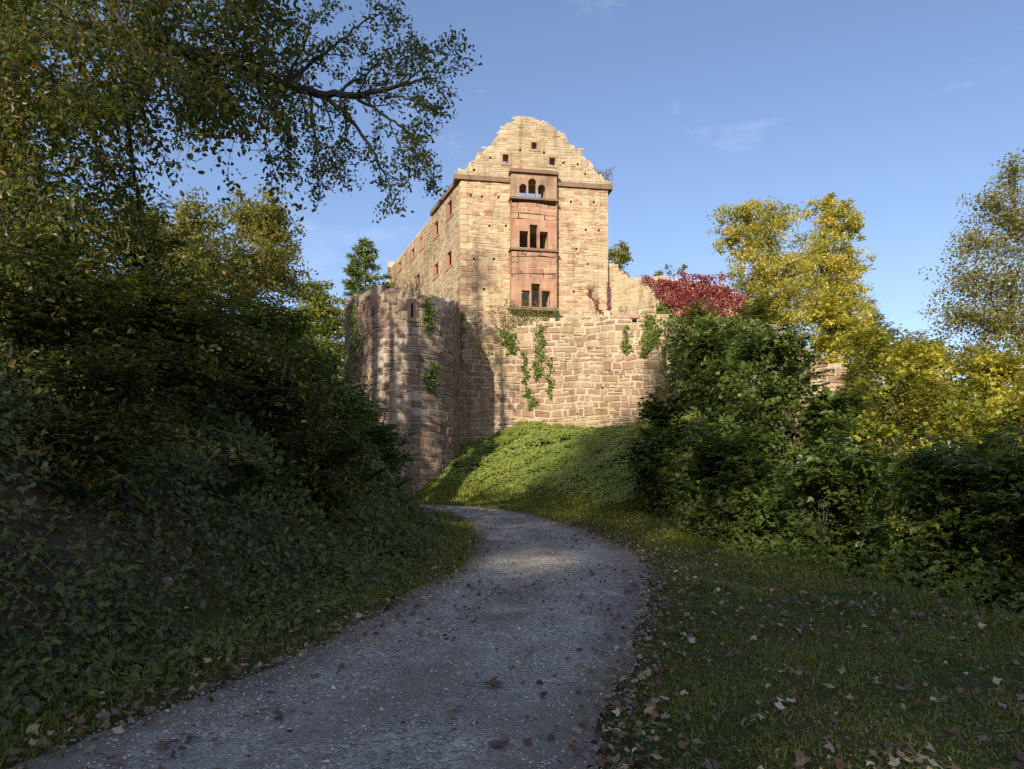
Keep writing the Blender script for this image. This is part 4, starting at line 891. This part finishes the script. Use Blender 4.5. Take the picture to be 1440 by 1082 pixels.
# ---- unseen trees behind and left of the camera, placed to shade foreground and castle
TAZ = math.tan(R(SUN_AZ)); TEL = math.tan(R(SUN_EL)) / math.cos(R(SUN_AZ))
def shade_woodland(trees, seed):
    rng = np.random.default_rng(seed); P = []; mbt = MB()
    for a, y, c, r, dens in trees:           # a, c: where its shade falls across the sun's direction and how high; y: where it stands
        x = a + TAZ * y; z0 = float(gz(x, y)); zt = c - TEL * y; H = zt - z0
        mbt.tube([[x, y, z0 - .5], [x + .2, y, z0 + H * .5], [x, y, zt - .5]], [.4, .28, .06], 7)
        nb = max(7, int(H * .8))
        for k in range(nb):
            f = .18 + .8 * (k + .5) / nb; an = rng.random() * 6.28; rr_ = r * (.55 + .6 * math.sin(math.pi * min(f, .95) ** 1.3))
            cc = np.array([x + rr_ * .5 * math.cos(an), y + rr_ * .5 * math.sin(an), z0 + H * f - .3 * r * (f > .8)]); er = np.array([rr_ * .62, rr_ * .62, max(H / nb, r * .35)])
            m = int(dens * 46 * er[0] * (er[2] + er[0] * .5)); nt_ = max(4, m // 26); tc_ = cc + ellipsoid_pts(nt_, rng, .45) * er
            P.append(tc_[rng.integers(0, nt_, m)] + rng.normal(size=(m, 3)) * .38)
    P = np.concatenate(P); V, Q, T3, f = leaf_arrays(P, rng.uniform(.22, .42, len(P)), rng, up=.4)
    me = mesh_np('shade_woodland', V, Q, T3, {'rnd': np.repeat(rng.random(len(P)), f), 'clump': np.repeat(rng.random(len(P)), f)}, [M['leaf_oak']])
    o = tag(obj('shade_woodland', me), 'unseen trees placed to throw shade over the foreground and castle', 'shade_woodland', kind='stuff')
    t = obj('trunk', mbt.mesh('trunk', [M['bark']]), o); t['kind'] = 'stuff'
SHADE_WOOD = [(9, -72, 7, 4, 1), (4, -70, 9, 3.6, 1), (-.6, -70, 12.5, 3, 1.1), (-4.9, -68, 27.5, 2.1, 3.4), (-2.6, -72, 19.5, 2.2, 1.4), (-6.7, -70, 24.5, 1.6, 3.0), (-9.2, -70, 8, 2.6, .7), (-12, -70, 8, 2.6, .6),
        (-16.9, 6, 39, 2.3, .85), (-15.0, 14, 31.5, 1.8, .7), (-13.2, 11, 23, 1.3, .45), (-15.8, 14, 25, 2.0, .3), (-13.6, 13, 29, 1.1, .45), (-20.5, -66, 8, 3.5, .6), (-25, -66, 8, 4, .6), (14, -72, 6, 4, 1)]
SHADE_WOOD += [(a_, -64 + 1.5 * math.sin(a_ * 3), 5.8 + .8 * math.sin(a_ * 1.7) - 1.0 * (a_ < -8), 2.4, 3.2 - 1.2 * (a_ < -8)) for a_ in np.arange(-19, 16, 1.7)]
shade_woodland(SHADE_WOOD, 500)

# ------------------------------------------------------------------ climbing plants
def vine(name, label, cat, wall, strands, leaf, n, ls, seed, per_w=True, stem=True, out=.05, tmpl=LEAF_A, hang=.0, d0=0.0):
    """strands: lists of photo points (px, py, half width px) on a wall"""
    rng = np.random.default_rng(seed); P = []; NR = []; CL = []; tb = MB(); tot = []
    for st in strands: tot.append(sum(max(4, np.hypot(a[0] - b[0], a[1] - b[1])) * (a[2] + b[2]) for a, b in zip(st[:-1], st[1:])))
    tot = np.array(tot) / sum(tot); first = None
    for st, share in zip(strands, tot):
        st = np.array(st, float); m = max(6, int(n * share)); q = rng.random(m) * (len(st) - 1)
        c = np.stack([np.interp(q, np.arange(len(st)), st[:, k]) for k in range(3)], 1)
        px = c[:, 0] + rng.normal(size=m) * .5 * c[:, 2]; py = c[:, 1] + np.abs(rng.normal(size=m)) * .9 * c[:, 2]
        px, py = px + 2.5 * np.sin(py * .31 + px * .07), py
        uz = np.array([wall.img(a, b, d0) for a, b in zip(px, py)]); p = wall.at(uz[:, 0], d0 + out + np.abs(rng.normal(size=m)) * out * 1.6, uz[:, 1])
        nr = np.concatenate([np.stack([np.interp(uz[:, 0], wall.u, wall.nrm[:, k]) for k in (0, 1)], 1), np.full((m, 1), .35)], 1)
        P.append(p); NR.append(nr); CL.append(np.clip(rng.random(m) * .4 + rng.random() * .6, 0, 1))
        if stem:
            for k in range(max(1, int(st[:, 2].mean() / 6))):
                ox = rng.normal() * st[:, 2].mean() * .4; uz2 = np.array([wall.img(a + ox + rng.normal() * 1.5, b, d0) for a, b, _ in st]); sp = wall.at(uz2[:, 0], np.full(len(uz2), d0 + .05), uz2[:, 1]); tb.tube(sp, .014, 4)
                first = sp[0] if first is None else first
    P = np.concatenate(P); NR = unit(np.concatenate(NR))
    t = thing(name, label, cat, first if first is not None else P[0])
    obj('foliage', leaf_mesh('foliage', P, rng.uniform(.6, 1.3, len(P)) * ls, rng, M[leaf], np.concatenate(CL), up=.55, tmpl=tmpl, nrm=NR, droop=.5), t)
    if stem: obj('stem', tb.mesh('stem', [M['bark']], True), t)
    return t
c2 = lambda x, y, w_: (*crop2(x, y), w_ / 2.88)
vine('ivy_strand', 'ivy strand hanging longest down the middle of the curtain wall', 'ivy', cw, [[c2(832, 215, 16), c2(836, 300, 20), c2(828, 380, 22), c2(824, 425, 12)], [c2(772, 330, 8), c2(772, 400, 9), c2(780, 470, 14), c2(802, 515, 22), c2(797, 555, 9)]], 'leaf_ivy', 1100, .13, 701)
vine('ivy_strand', 'thin ivy strand right beside the longest one', 'ivy', cw, [[c2(878, 350, 8), c2(872, 420, 12), c2(874, 470, 9), c2(872, 510, 7)]], 'leaf_ivy', 170, .16, 702)
vine('ivy_strand', 'thin ivy strand left of the small square hole in the curtain wall', 'ivy', cw, [[c2(1185, 225, 8), c2(1176, 280, 9), c2(1180, 330, 12)], [c2(1176, 290, 6), c2(1205, 310, 12)]], 'leaf_ivy', 180, .16, 703)
vine('ivy_strand', 'broad ivy strand near the right end of the curtain wall', 'ivy', cw, [[c2(1275, 175, 22), c2(1285, 220, 34), c2(1265, 290, 22), c2(1258, 340, 10)], [c2(1310, 230, 20), c2(1300, 290, 14)]], 'leaf_ivy', 1000, .14, 704)
vine('ivy_strand', 'ivy dropping from the weeds at the left of the curtain wall', 'ivy', cw, [[c2(690, 235, 30), c2(712, 270, 26), c2(718, 320, 12)]], 'leaf_ivy', 420, .17, 705)
vine('ivy_strand', 'ivy patch hanging from the tower top beside the slit', 'ivy', tw, [[c2(372, 112, 18), c2(378, 170, 20), c2(374, 235, 12)]], 'leaf_ivy', 420, .14, 706)
vine('ivy_strand', 'bright ivy patch low on the tower front', 'ivy', tw, [[c2(398, 370, 16), c2(385, 430, 28), c2(400, 475, 10)], [c2(370, 420, 14), c2(360, 440, 8)]], 'leaf_ivy', 380, .15, 707)
vine('ivy_strand', 'dark ivy climbing the shaded left corner of the tower', 'ivy', tw, [[c2(75, 130, 22), c2(90, 230, 36), c2(75, 320, 40), c2(60, 450, 30), c2(60, 520, 30)]], 'leaf_ivy', 1300, .14, 708)
vine('ivy_strand', 'ivy growing in the joint between tower and curtain wall', 'ivy', cw, [[(647, 440, 4), (648, 470, 4), (647, 520, 3)]], 'leaf_ivy', 200, .15, 709)
c1 = lambda x, y, w_: (*crop1(x, y), w_ / 2.848)
vine('red_creeper', 'leafless looking red creeper strands forming a letter v on the castle house', 'creeper', front, [[c1(1018, 752, 7), c1(1032, 790, 8), c1(1058, 830, 8), c1(1078, 858, 8)], [c1(1100, 735, 7), c1(1108, 780, 9), c1(1106, 830, 10), c1(1088, 862, 9)]], 'leaf_red', 420, .13, 710)
vine('red_creeper', 'crimson creeper mass draped over the upper terrace wall', 'creeper', uw, [[(905, 388, 4), (925, 398, 8), (935, 415, 8), (948, 428, 6)], [(930, 394, 8), (958, 400, 16), (985, 405, 20), (1012, 405, 20), (1040, 410, 18)], [(960, 408, 16), (965, 430, 18), (968, 448, 16)], [(1000, 415, 20), (1005, 440, 18)], [(1016, 384, 6), (1022, 392, 10)], [(955, 386, 8), (985, 388, 10), (1010, 392, 10)], [(1040, 420, 18), (1045, 445, 16)]], 'leaf_red', 3600, .17, 711, out=.14)
vine('ivy_strand', 'light green ivy between the crimson creeper and curtain wall top', 'ivy', uw, [[(932, 425, 10), (938, 445, 16), (945, 465, 14)], [(955, 450, 14), (985, 450, 18), (1020, 448, 20), (1055, 445, 14)]], 'leaf_lime', 2600, .2, 712, out=.12)
vine('ivy_curtain', 'thick green ivy blanket hanging over the lower overgrown wall', 'ivy', ow, [[(948, 452, 8), (985, 448, 16), (1020, 448, 16), (1060, 450, 12), (1095, 462, 8)], [(955, 470, 12), (960, 510, 14), (958, 560, 14)], [(980, 460, 18), (985, 520, 24), (985, 600, 30)], [(1020, 460, 22), (1025, 520, 28), (1025, 600, 30)], [(1060, 465, 16), (1062, 530, 26), (1065, 600, 30)], [(1100, 500, 14), (1105, 560, 24)], [(1128, 500, 6), (1132, 540, 12)]], 'leaf_ivy', 10000, .18, 713, out=.3)
# weeds on ledges
def weed_clump(label, p, n, h, spread, leaf, seed, name='weed_clump', ls=.13):
    rng = np.random.default_rng(seed); p = np.asarray(p, float); t = thing(name, label, 'weeds', p); tb = MB(); P = []
    for i in range(n):
        b = p + np.array([rng.normal() * spread, rng.normal() * spread * .3, 0]); l = h * rng.uniform(.4, 1.1); tip = b + np.array([rng.normal() * .45 * l, rng.normal() * .2 * l, l]); s = bez(b, tip, .03, 6, rng); tb.tube(s, np.linspace(.014, .004, 6), 3)
        m = int(14 * l) + 6; q = rng.random(m) * 5; P.append(np.stack([np.interp(q, np.arange(6), s[:, c]) for c in range(3)], 1) + rng.normal(size=(m, 3)) * .06)
    P = np.concatenate(P); obj('stem', tb.mesh('stem', [M['bark_grey']]), t); obj('foliage', leaf_mesh('foliage', P, rng.uniform(.6, 1.2, len(P)) * ls, rng, M[leaf], tmpl=LEAF_N, up=.3), t)
def on(wall, px, py, d): u, z = wall.img(px, py, d); return wall.at(np.array(u), np.array(d), z)
weed_clump('tall dry weeds below the lowest oriel window left side', on(cw, 728, 466, -.4), 46, 1.9, .7, 'leaf_olive', 721, ls=.2)
weed_clump('green weeds below the right corner of the oriel', on(cw, 772, 452, -.5), 22, .7, .45, 'leaf_ivy', 722, ls=.2)
weed_clump('grassy tuft growing on the right shoulder of the gable', on(gw, *crop1(1058, 326), -.4), 40, .75, .38, 'leaf_olive', 723, ls=.2)
weed_clump('small weed beside the creeper on the curtain wall top', on(cw, *crop2(1172, 172), -.4), 8, .35, .12, 'leaf_ivy', 724)
weed_clump('dry weeds standing behind the broken tower top', on(tw, *crop2(300, 112), -.9), 26, 1.0, .4, 'leaf_beech', 725)
weed_clump('small shrub rooted at the foot of the curtain wall', on(cw, *crop2(962, 672), .3), 16, .7, .2, 'leaf_ivy', 726)

# ------------------------------------------------------------------ ground cover
rng = np.random.default_rng(31)
def scatter(n, x0, x1, y0, y1, keep, ypow=1.0):
    y = y0 + (y1 - y0) * rng.random(n) ** ypow; x = x0 + (x1 - x0) * rng.random(n); dl, dr = side(x, y); k = keep(x, y, dl, dr) > rng.random(n); return x[k], y[k], dl[k], dr[k]
def gnorm(x, y):
    e = .15; return unit(np.stack([-(gz(x + e, y) - gz(x - e, y)) / (2 * e), -(gz(x, y + e) - gz(x, y - e)) / (2 * e), np.ones_like(x)], -1))
patch = lambda x, y, s, seed: .5 + .5 * np.clip(vnoise(x, y, s, seed) * 1.6, -1, 1)

# leafy undergrowth on the left bank (bare earth shows through where it is thin)
x, y, dl, dr = scatter(480000, -14, 0, 3.0, 29, lambda x, y, dl, dr: sstep(.25, 1.0, dl) * (1 - .93 * np.exp(-(((x + 2.95) / .42) ** 2 + ((y - 6.9) / .8) ** 2)) - .8 * np.exp(-(((x + 4.0) / .5) ** 2 + ((y - 5.9) / .6) ** 2))).clip(0, 1) * (.5 + .5 * patch(x, y, 1.9, 21)) * np.where(dl > 7, .35, 1) * np.clip(9 / y, .4, 1.0), 1.5)
hgt = rng.random(len(x)) ** 1.4 * (.08 + .42 * sstep(1.2, 4.0, dl) * patch(x, y, 1.3, 23)); N = gnorm(x, y)
P = np.stack([x, y, gz(x, y)], -1) + N * hgt[:, None] + np.array([0, 0, .02])
tag(obj('undergrowth', leaf_mesh('undergrowth', P, (.03 + .10 * rng.random(len(x)) ** 1.8) * np.clip(y / 9, .9, 2.0), rng, M['leaf_cover'], patch(x, y, 1.5, 24), up=.5, nrm=N * .6 + np.array([.2, -.5, .5]), tmpl=LEAF_B)), 'dark leafy ground cover on the left bank', 'undergrowth', kind='stuff')
x, y, dl, dr = scatter(60000, -11, 0, 3.4, 27, lambda x, y, dl, dr: sstep(.5, 1.2, dl) * (1 - sstep(5, 7, dl)) * patch(x, y, 3.1, 71) ** 2.5 * (1 - .95 * np.exp(-(((x + 2.95) / .5) ** 2 + ((y - 6.9) / .9) ** 2))) * np.clip(9 / y, .4, 1.0), 1.5)
N = gnorm(x, y); P = np.stack([x, y, gz(x, y)], -1) + N * (.05 + .3 * rng.random(len(x)))[:, None]
tag(obj('broadleaf_cover', leaf_mesh('broadleaf_cover', P, rng.uniform(.045, .105, len(x)) * np.clip(y / 9, .85, 1.8), rng, M['leaf_herb'], patch(x, y, 2.5, 72), up=.5, nrm=N * .6 + np.array([.2, -.5, .5]), tmpl=LEAF_M)), 'lighter lobed leaves in patches on the left bank', 'undergrowth', kind='stuff')
tb = MB(); BP = []; BT = []
bx_, by_, bdl, _ = scatter(1500, -10, -1, 4.2, 26, lambda x, y, dl, dr: sstep(.9, 1.6, dl) * (1 - sstep(5, 7, dl)) * .75, 1.3)
for x_, y_ in zip(bx_, by_):
    p0 = np.array([x_, y_, float(gz(x_, y_)) - .03]); a = rng.normal() * .9 - .6; L = rng.uniform(.3, 1.0); p1 = p0 + np.array([math.cos(a), math.sin(a), 0]) * L; p1[2] = float(gz(p1[0], p1[1])) + rng.uniform(.02, .3)
    sp = bez(p0, p1, rng.uniform(.15, .4) * L, 8, rng, .02); tb.tube(sp, np.linspace(.006, .0025, 8), 3); m = int(L * 16) + 3; q = np.sort(rng.random(m)) * 7
    BP.append(np.stack([np.interp(q, np.arange(8), sp[:, c]) for c in range(3)], 1)); f_ = unit(p1 - p0); sd = np.array([-f_[1], f_[0], 0]); BT.append(f_[None] * .8 + sd[None] * rng.choice([-1, 1], m)[:, None] * 1.6)
BP = np.concatenate(BP); Vb, Qb, Tb, f_ = leaf_arrays(BP, rng.uniform(.05, .10, len(BP)) * np.clip(BP[:, 1] / 9, .9, 1.6), rng, up=.7, tmpl=LEAF_B, tdir=np.concatenate(BT), droop=.2)
tg = tag(obj('bramble_tangle', mesh_np('bramble_tangle', Vb, Qb, Tb, {'rnd': np.repeat(rng.random(len(BP)), f_), 'clump': np.repeat(rng.random(len(BP)), f_)}, [M['leaf_cover']])), 'arching bramble shoots trailing over the left bank', 'brambles', kind='stuff')
tag(obj('cane', tb.mesh('cane', [M['bark_grey']]), tg), kind='stuff')
# nettles and herbs on the mound under the castle wall
x, y, dl, dr = scatter(150000, -5, 9.5, 24, 42, lambda x, y, dl, dr: sstep(1.6, 4.0, dr) * (.35 + .65 * patch(x, y, 1.0, 25)) * (y < 39.6))
hgt = (.8 + .2 * rng.random(len(x))) * (.06 + .75 * (patch(x, y, 3.4, 26) * .45 + .25 * patch(x, y, 7, 19) + .3 * patch(x, y, .9, 29)) * sstep(1.8, 5, dr)); N = gnorm(x, y)
P = np.stack([x, y, gz(x, y)], -1) + N * hgt[:, None]
tag(obj('nettle_cover', leaf_mesh('nettle_cover', P, rng.uniform(.08, .17, len(x)), rng, M['leaf_nettle'], patch(x, y, 1.4, 27), up=.74, nrm=unit(N + np.array([-.15, -.5, .1])))), 'fresh green nettles covering the mound under the castle wall', 'nettles', kind='stuff')
# low leafy cover under the right shrubs
x, y, dl, dr = scatter(60000, 2.5, 16, 5, 28, lambda x, y, dl, dr: sstep(-.1, .8, x - np.interp(y, XS[:, 0], XS[:, 1])) * (x < y * .78 + 3))
P = np.stack([x, y, gz(x, y) + rng.random(len(x)) ** 1.3 * .55], -1)
tag(obj('understorey', leaf_mesh('understorey', P, rng.uniform(.06, .13, len(x)), rng, M['leaf_dark'], patch(x, y, 1.4, 28), up=.5, tmpl=LEAF_A)), 'low dark leaves under the right-hand shrubs', 'undergrowth', kind='stuff')

# grass blades
def blades(x, y, h, seed, lean=.45, wd=.006):
    r = np.random.default_rng(seed); n = len(x); a = r.random(n) * 6.28; d = np.stack([np.cos(a), np.sin(a), np.zeros(n)], -1); sdir = np.stack([-d[:, 1], d[:, 0], np.zeros(n)], -1)
    b = np.stack([x, y, gz(x, y) - .01], -1); l = (r.random(n) ** 1.5 * lean * h * 1.6)[:, None]; w_ = (wd * r.uniform(.6, 1.4, n) * np.clip(y / 7, 1, 4))[:, None]; up = np.array([0, 0, 1.]) * h[:, None]
    V = np.stack([b - sdir * w_, b + sdir * w_, b + d * l * .35 + up * .6 + sdir * w_ * .7, b + d * l * .35 + up * .6 - sdir * w_ * .7, b + d * l + up * .97 * (1 - .15 * r.random(n)[:, None])], 1)
    k = np.arange(n)[:, None] * 5; return V.reshape(-1, 3), np.array([[0, 1, 2, 3]]) + k, np.array([[3, 2, 4]]) + k, r.random(n)
def grass(name, label, x, y, h, seed, clump, **kw):
    V, Q, T3, r = blades(x, y, h, seed, **kw); return tag(obj(name, mesh_np(name, V, Q, T3, {'rnd': np.r_[r, r], 'clump': np.r_[clump, clump]}, [M['grass']])), label, 'grass', kind='stuff')
xs_ = lambda x, y: x - np.interp(y, XS[:, 0], XS[:, 1])
x, y, dl, dr = scatter(620000, -.5, 9, 3.2, 32, lambda x, y, dl, dr: sstep(-.3, .35, dr + .25 * vnoise(x, y, 2.4, 6)) * (1 - sstep(.1, .9, xs_(x, y))) * (.05 + .95 * (.6 * patch(x, y, 1.5, 31) + .4 * patch(x, y, 4.5, 61)) ** 1.8) * np.clip(9 / y, .35, 1) * (x < y * .8 + 1), 1.5)
tall = sstep(-1.1, .2, xs_(x, y)) * (y > 6)
grass('verge_grass', 'short grass of the right-hand verge', x, y, rng.uniform(.015, .045, len(x)) * (1 + .9 * patch(x, y, 2.2, 32)) * (1 + 1.3 * tall * rng.random(len(x))) * np.clip(y / 10, 1, 1.6), 41, patch(x, y, 1.1, 33), lean=1.3, wd=.0045)
x, y, dl, dr = scatter(240000, -6, 0, 3.2, 28, lambda x, y, dl, dr: sstep(-.3, .3, dl + .25 * vnoise(x, y, 2.4, 7)) * (1 - sstep(.8, 2.0, dl)) * (.12 + .88 * patch(x, y, 1.7, 34)) * (.45 + .55 * sstep(5, 11, y)), 1.3)
grass('bank_grass', 'grass fringe at the foot of the left bank', x, y, rng.uniform(.03, .12, len(x)) * (1 + 1.2 * patch(x, y, 2.0, 35) * sstep(.2, 1.0, dl)) * np.clip(y / 10, 1, 1.5), 42, patch(x, y, 1.1, 36), lean=1.0, wd=.005)
x, y, dl, dr = scatter(90000, -9, 7, 22, 36, lambda x, y, dl, dr: sstep(0, .5, dr) * (1 - sstep(3, 6, dr)))
grass('mound_grass', 'sunlit grass between the path and the castle mound', x, y, rng.uniform(.06, .22, len(x)), 43, patch(x, y, 1.1, 37) * .7 + .1)
x, y, dl, dr = scatter(150000, -7, 9, 3.2, 20, lambda x, y, dl, dr: sstep(-.1, .3, np.maximum(dl, dr)) * (1 - sstep(.2, .9, xs_(x, y))) * (1 - sstep(1.2, 2.2, dl)) * (.05 + .95 * patch(x, y, 2.1, 38) ** 1.5) * (x < y * .8 + 1), 1.5)
tag(obj('ground_herbs', leaf_mesh('ground_herbs', np.stack([x, y, gz(x, y) + .012 + .045 * rng.random(len(x))], -1), rng.uniform(.016, .042, len(x)) * np.clip(y / 7, 1, 1.8), rng, M['leaf_herb'], patch(x, y, 1.6, 39), up=.6)), 'clover and small herbs in the turf beside the path', 'herbs', kind='stuff')
# tall seeding grass along the verge's far edge
# autumn leaves lying about
def litter(n, x0, x1, y0, y1, keep, zf, lo, hi, name, label, ypow=1.3):
    x, y, dl, dr = scatter(n, x0, x1, y0, y1, keep, ypow); N = gnorm(x, y); P = np.stack([x, y, zf(x, y, dl, dr)], -1)
    tag(obj(name, leaf_mesh(name, P, rng.uniform(lo, hi, len(x)), rng, M['leaf_litter'], up=.55, nrm=N, tmpl=LEAF_M)), label, 'fallen leaves', kind='stuff')
litter(46000, -1, 9, 3.2, 22, lambda x, y, dl, dr: sstep(-.25, .1, dr) * (1 - sstep(.2, 1.2, xs_(x, y))) * (.05 + .85 * (.55 * patch(x, y, 1.3, 51) + .45 * patch(x, y, 3.7, 73)) ** 3 + .8 * np.exp(-(dr / .35) ** 2)), lambda x, y, dl, dr: gz(x, y) + .02 + .05 * rng.random(len(x)), .022, .078, 'leaf_litter', 'dry leaves scattered over the right verge')
litter(24000, -9, .5, 3.2, 24, lambda x, y, dl, dr: sstep(-.25, .1, dl) * (1 - sstep(4.5, 6.5, dl)) * (.3 + .85 * np.exp(-(dl / .3) ** 2)), lambda x, y, dl, dr: gz(x, y) + .02 + .05 * rng.random(len(x)), .03, .09, 'leaf_litter', 'dry leaves at the foot of the left bank')
litter(16000, -4, 4, 3.2, 28, lambda x, y, dl, dr: (dl < 0) * (dr < 0) * (.1 + .7 * patch(x, y, 1.2, 53) ** 2 + .6 * np.exp(-(dr / .35) ** 2) + .4 * np.exp(-(dl / .3) ** 2)), lambda x, y, dl, dr: gz(x, y) + .055 + .01 * rng.random(len(x)), .012, .075, 'leaf_litter', 'dry leaves lying on the gravel path')

# larger single leaves one can point to
def big_leaf(label, px, py, size, mat, seed, curl=.25, group='large fallen leaves'):
    r = np.random.default_rng(seed); Y = 4.0
    for _ in range(40):
        x = (px - 720) / F * Y; z = float(gz(x, Y)) + .05; Y = Y * .5 + .5 * (EYE - z) * F / (py - HZ)
    x = (px - 720) / F * Y; n = 11; a = r.random() * 6.28
    th = np.linspace(-2.75, 2.75, 23); rad = .55 + .32 * np.abs(np.cos(th * 2.5)) * (1 + .2 * r.normal(size=23)); rad[0] = rad[-1] = .15
    ring = np.stack([np.cos(th) * rad, np.sin(th) * rad, curl * rad ** 2 * (.4 + .6 * np.sin(th * 1.5 + r.random() * 6) ** 2)], -1)
    V = np.concatenate([[[0, 0, .02]], ring * .6, ring]) * size / 1.5; m = len(th)
    Q = [(1 + i, 1 + m + i, 2 + m + i, 2 + i) for i in range(m - 1)]; T3 = [(0, 1 + i, 2 + i) for i in range(m - 1)]
    ca, sa = math.cos(a), math.sin(a); V = np.stack([V[:, 0] * ca - V[:, 1] * sa, V[:, 0] * sa + V[:, 1] * ca, V[:, 2]], -1) + [x, Y, float(gz(x, Y)) + .045]
    st = MB(); e = np.array([-ca, -sa, .1]) * size * .7; st.tube(bez(V[0], V[0] + e, .01, 4), .003, 4)
    t = thing('fallen_leaf', label, 'fallen leaf', V[0], group)
    obj('blade', mesh_np('blade', V, Q, T3, {'rnd': np.full(2 * (m - 1), mat), 'clump': np.full(2 * (m - 1), .5)}, [M['leaf_litter']], smooth=True), t); obj('stalk', st.mesh('stalk', [M['bark']]), t)
for a in [('curled brown leaf largest on the middle of the path', 692, 962, .20, .3), ('curled brown leaf at the bottom edge of the path', 700, 1048, .15, .22), ('pale cream leaf lying on the near right grass', 1106, 986, .15, .97), ('pale leaf on the grass above the cream one', 1166, 966, .12, .95),
          ('yellowish leaf on the path left half', 380, 972, .10, .85), ('tan leaf on the path centre low', 640, 996, .11, .8), ('rusty leaf at the right rim of the path bend', 892, 822, .17, .35), ('rusty leaf on the right rim above the bend leaf', 905, 802, .15, .3), ('pale leaf at the bottom rim of the path beside the grass', 846, 1028, .10, .96),
          ('brown leaf on the path near the left rim', 440, 950, .10, .4), ('yellow leaf on the right grass beyond the cream one', 1236, 960, .10, .88), ('grey pale leaf far right on the lower grass', 1290, 930, .10, .94), ('brown leaf on the near left rim of the path', 232, 1047, .13, .45), ('dark curled leaf on the left path track', 528, 1010, .11, .15), ('tan leaf at the near left corner of the path', 150, 1062, .12, .75)]:
    big_leaf(a[0], a[1], a[2], a[3] * .78, a[4], a[1], curl=.45)

# ferns on the bank
def fern(label, px, py, L, seed):
    r = np.random.default_rng(seed); Y = 8.
    ys = np.linspace(4, 28, 800); xs = (px - 720) / F * ys; zs = EYE + (HZ - py) / F * ys; k = np.argmax(gz(xs, ys) > zs); Y = ys[k] if k else 12.
    b = np.array([(px - 720) / F * Y, Y, float(gz((px - 720) / F * Y, Y))]); t = thing('fern', label, 'fern', b, 'ferns on the left bank')
    for i in range(9):
        a = r.uniform(-2.6, .5) if i % 3 else r.random() * 6.28; l = L * r.uniform(.7, 1.1); d = np.array([math.cos(a), math.sin(a), 0])
        s = bez(b, b + d * l * .75 + np.array([0, -.1, l * .55]), .12 * l, 16); tb_ = MB(); tb_.tube(s, np.linspace(.006, .002, 16), 3)
        P = []; TD = []; S = []
        for j in range(3, 16):
            w_ = l * .24 * math.sin(math.pi * (j - 1) / 15.2) ** .8; tdir = unit(s[min(j + 1, 15)] - s[j - 1]); sd = unit(np.cross(tdir, [0, 0, 1.]))
            for q in (-1, 1):
                for o in (0, .5):
                    P.append(s[j] + (s[min(j + 1, 15)] - s[j]) * o); TD.append((sd * q + .35 * tdir) * 6); S.append(w_)
        V, Q, T3, f = leaf_arrays(np.array(P), np.array(S), r, up=.85, tmpl=LEAF_N, tdir=np.array(TD)); tb_.add(V, Q, T3, rt=r.random(len(T3))); obj('frond', tb_.mesh('frond', [M['fern']]), t)
for a in [('largest fern halfway up the left bank', 375, 700, .8, 1), ('fern just left of the largest one', 315, 712, .6, 2), ('fern at the end of the bank near the path bend', 545, 700, .9, 3), ('fern above the path bend on the bank shoulder', 505, 690, .8, 4), ('small fern low on the bank at left', 120, 720, .45, 5)]:
    fern(*a)
# stones in the bank foot
def stone(label, px, py, s, seed):
    r = np.random.default_rng(seed); ys = np.linspace(3.5, 20, 800); xs = (px - 720) / F * ys; zs = EYE + (HZ - py) / F * ys; k = np.argmax(gz(xs, ys) > zs); Y = ys[k]; x = xs[k]
    u, v = np.meshgrid(np.linspace(0, 2 * math.pi, 15)[:-1], np.linspace(0, math.pi, 9), indexing='ij'); dirs = np.stack([np.sin(v) * np.cos(u), np.sin(v) * np.sin(u), np.cos(v)], -1)
    rad = 1 + .16 * np.sin(dirs[..., 0] * 3 + r.random() * 6) + .14 * np.sin(dirs[..., 1] * 4 + r.random() * 6) + .1 * np.sin(dirs[..., 2] * 5 + dirs[..., 0] * 4); V = (dirs * rad[..., None] * np.array([1, .8, .65]) * s + [x, Y, float(gz(x, Y)) + .2 * s]).reshape(-1, 3)
    Q = [(i * 9 + j, i * 9 + j + 1, ((i + 1) % 14) * 9 + j + 1, ((i + 1) % 14) * 9 + j) for i in range(14) for j in range(8)]
    tag(obj('stone', mesh_np('stone', V, Q, None, {'rnd': np.full(len(Q), .6)}, [M['block_tower']], smooth=True)), label, 'stone', 'stones in the left bank')
for a in [('small grey stone at the foot of the left bank', 346, 921, .05, 1), ('reddish stone in the bare earth of the bank', 233, 822, .07, 3)]:
    stone(*a)
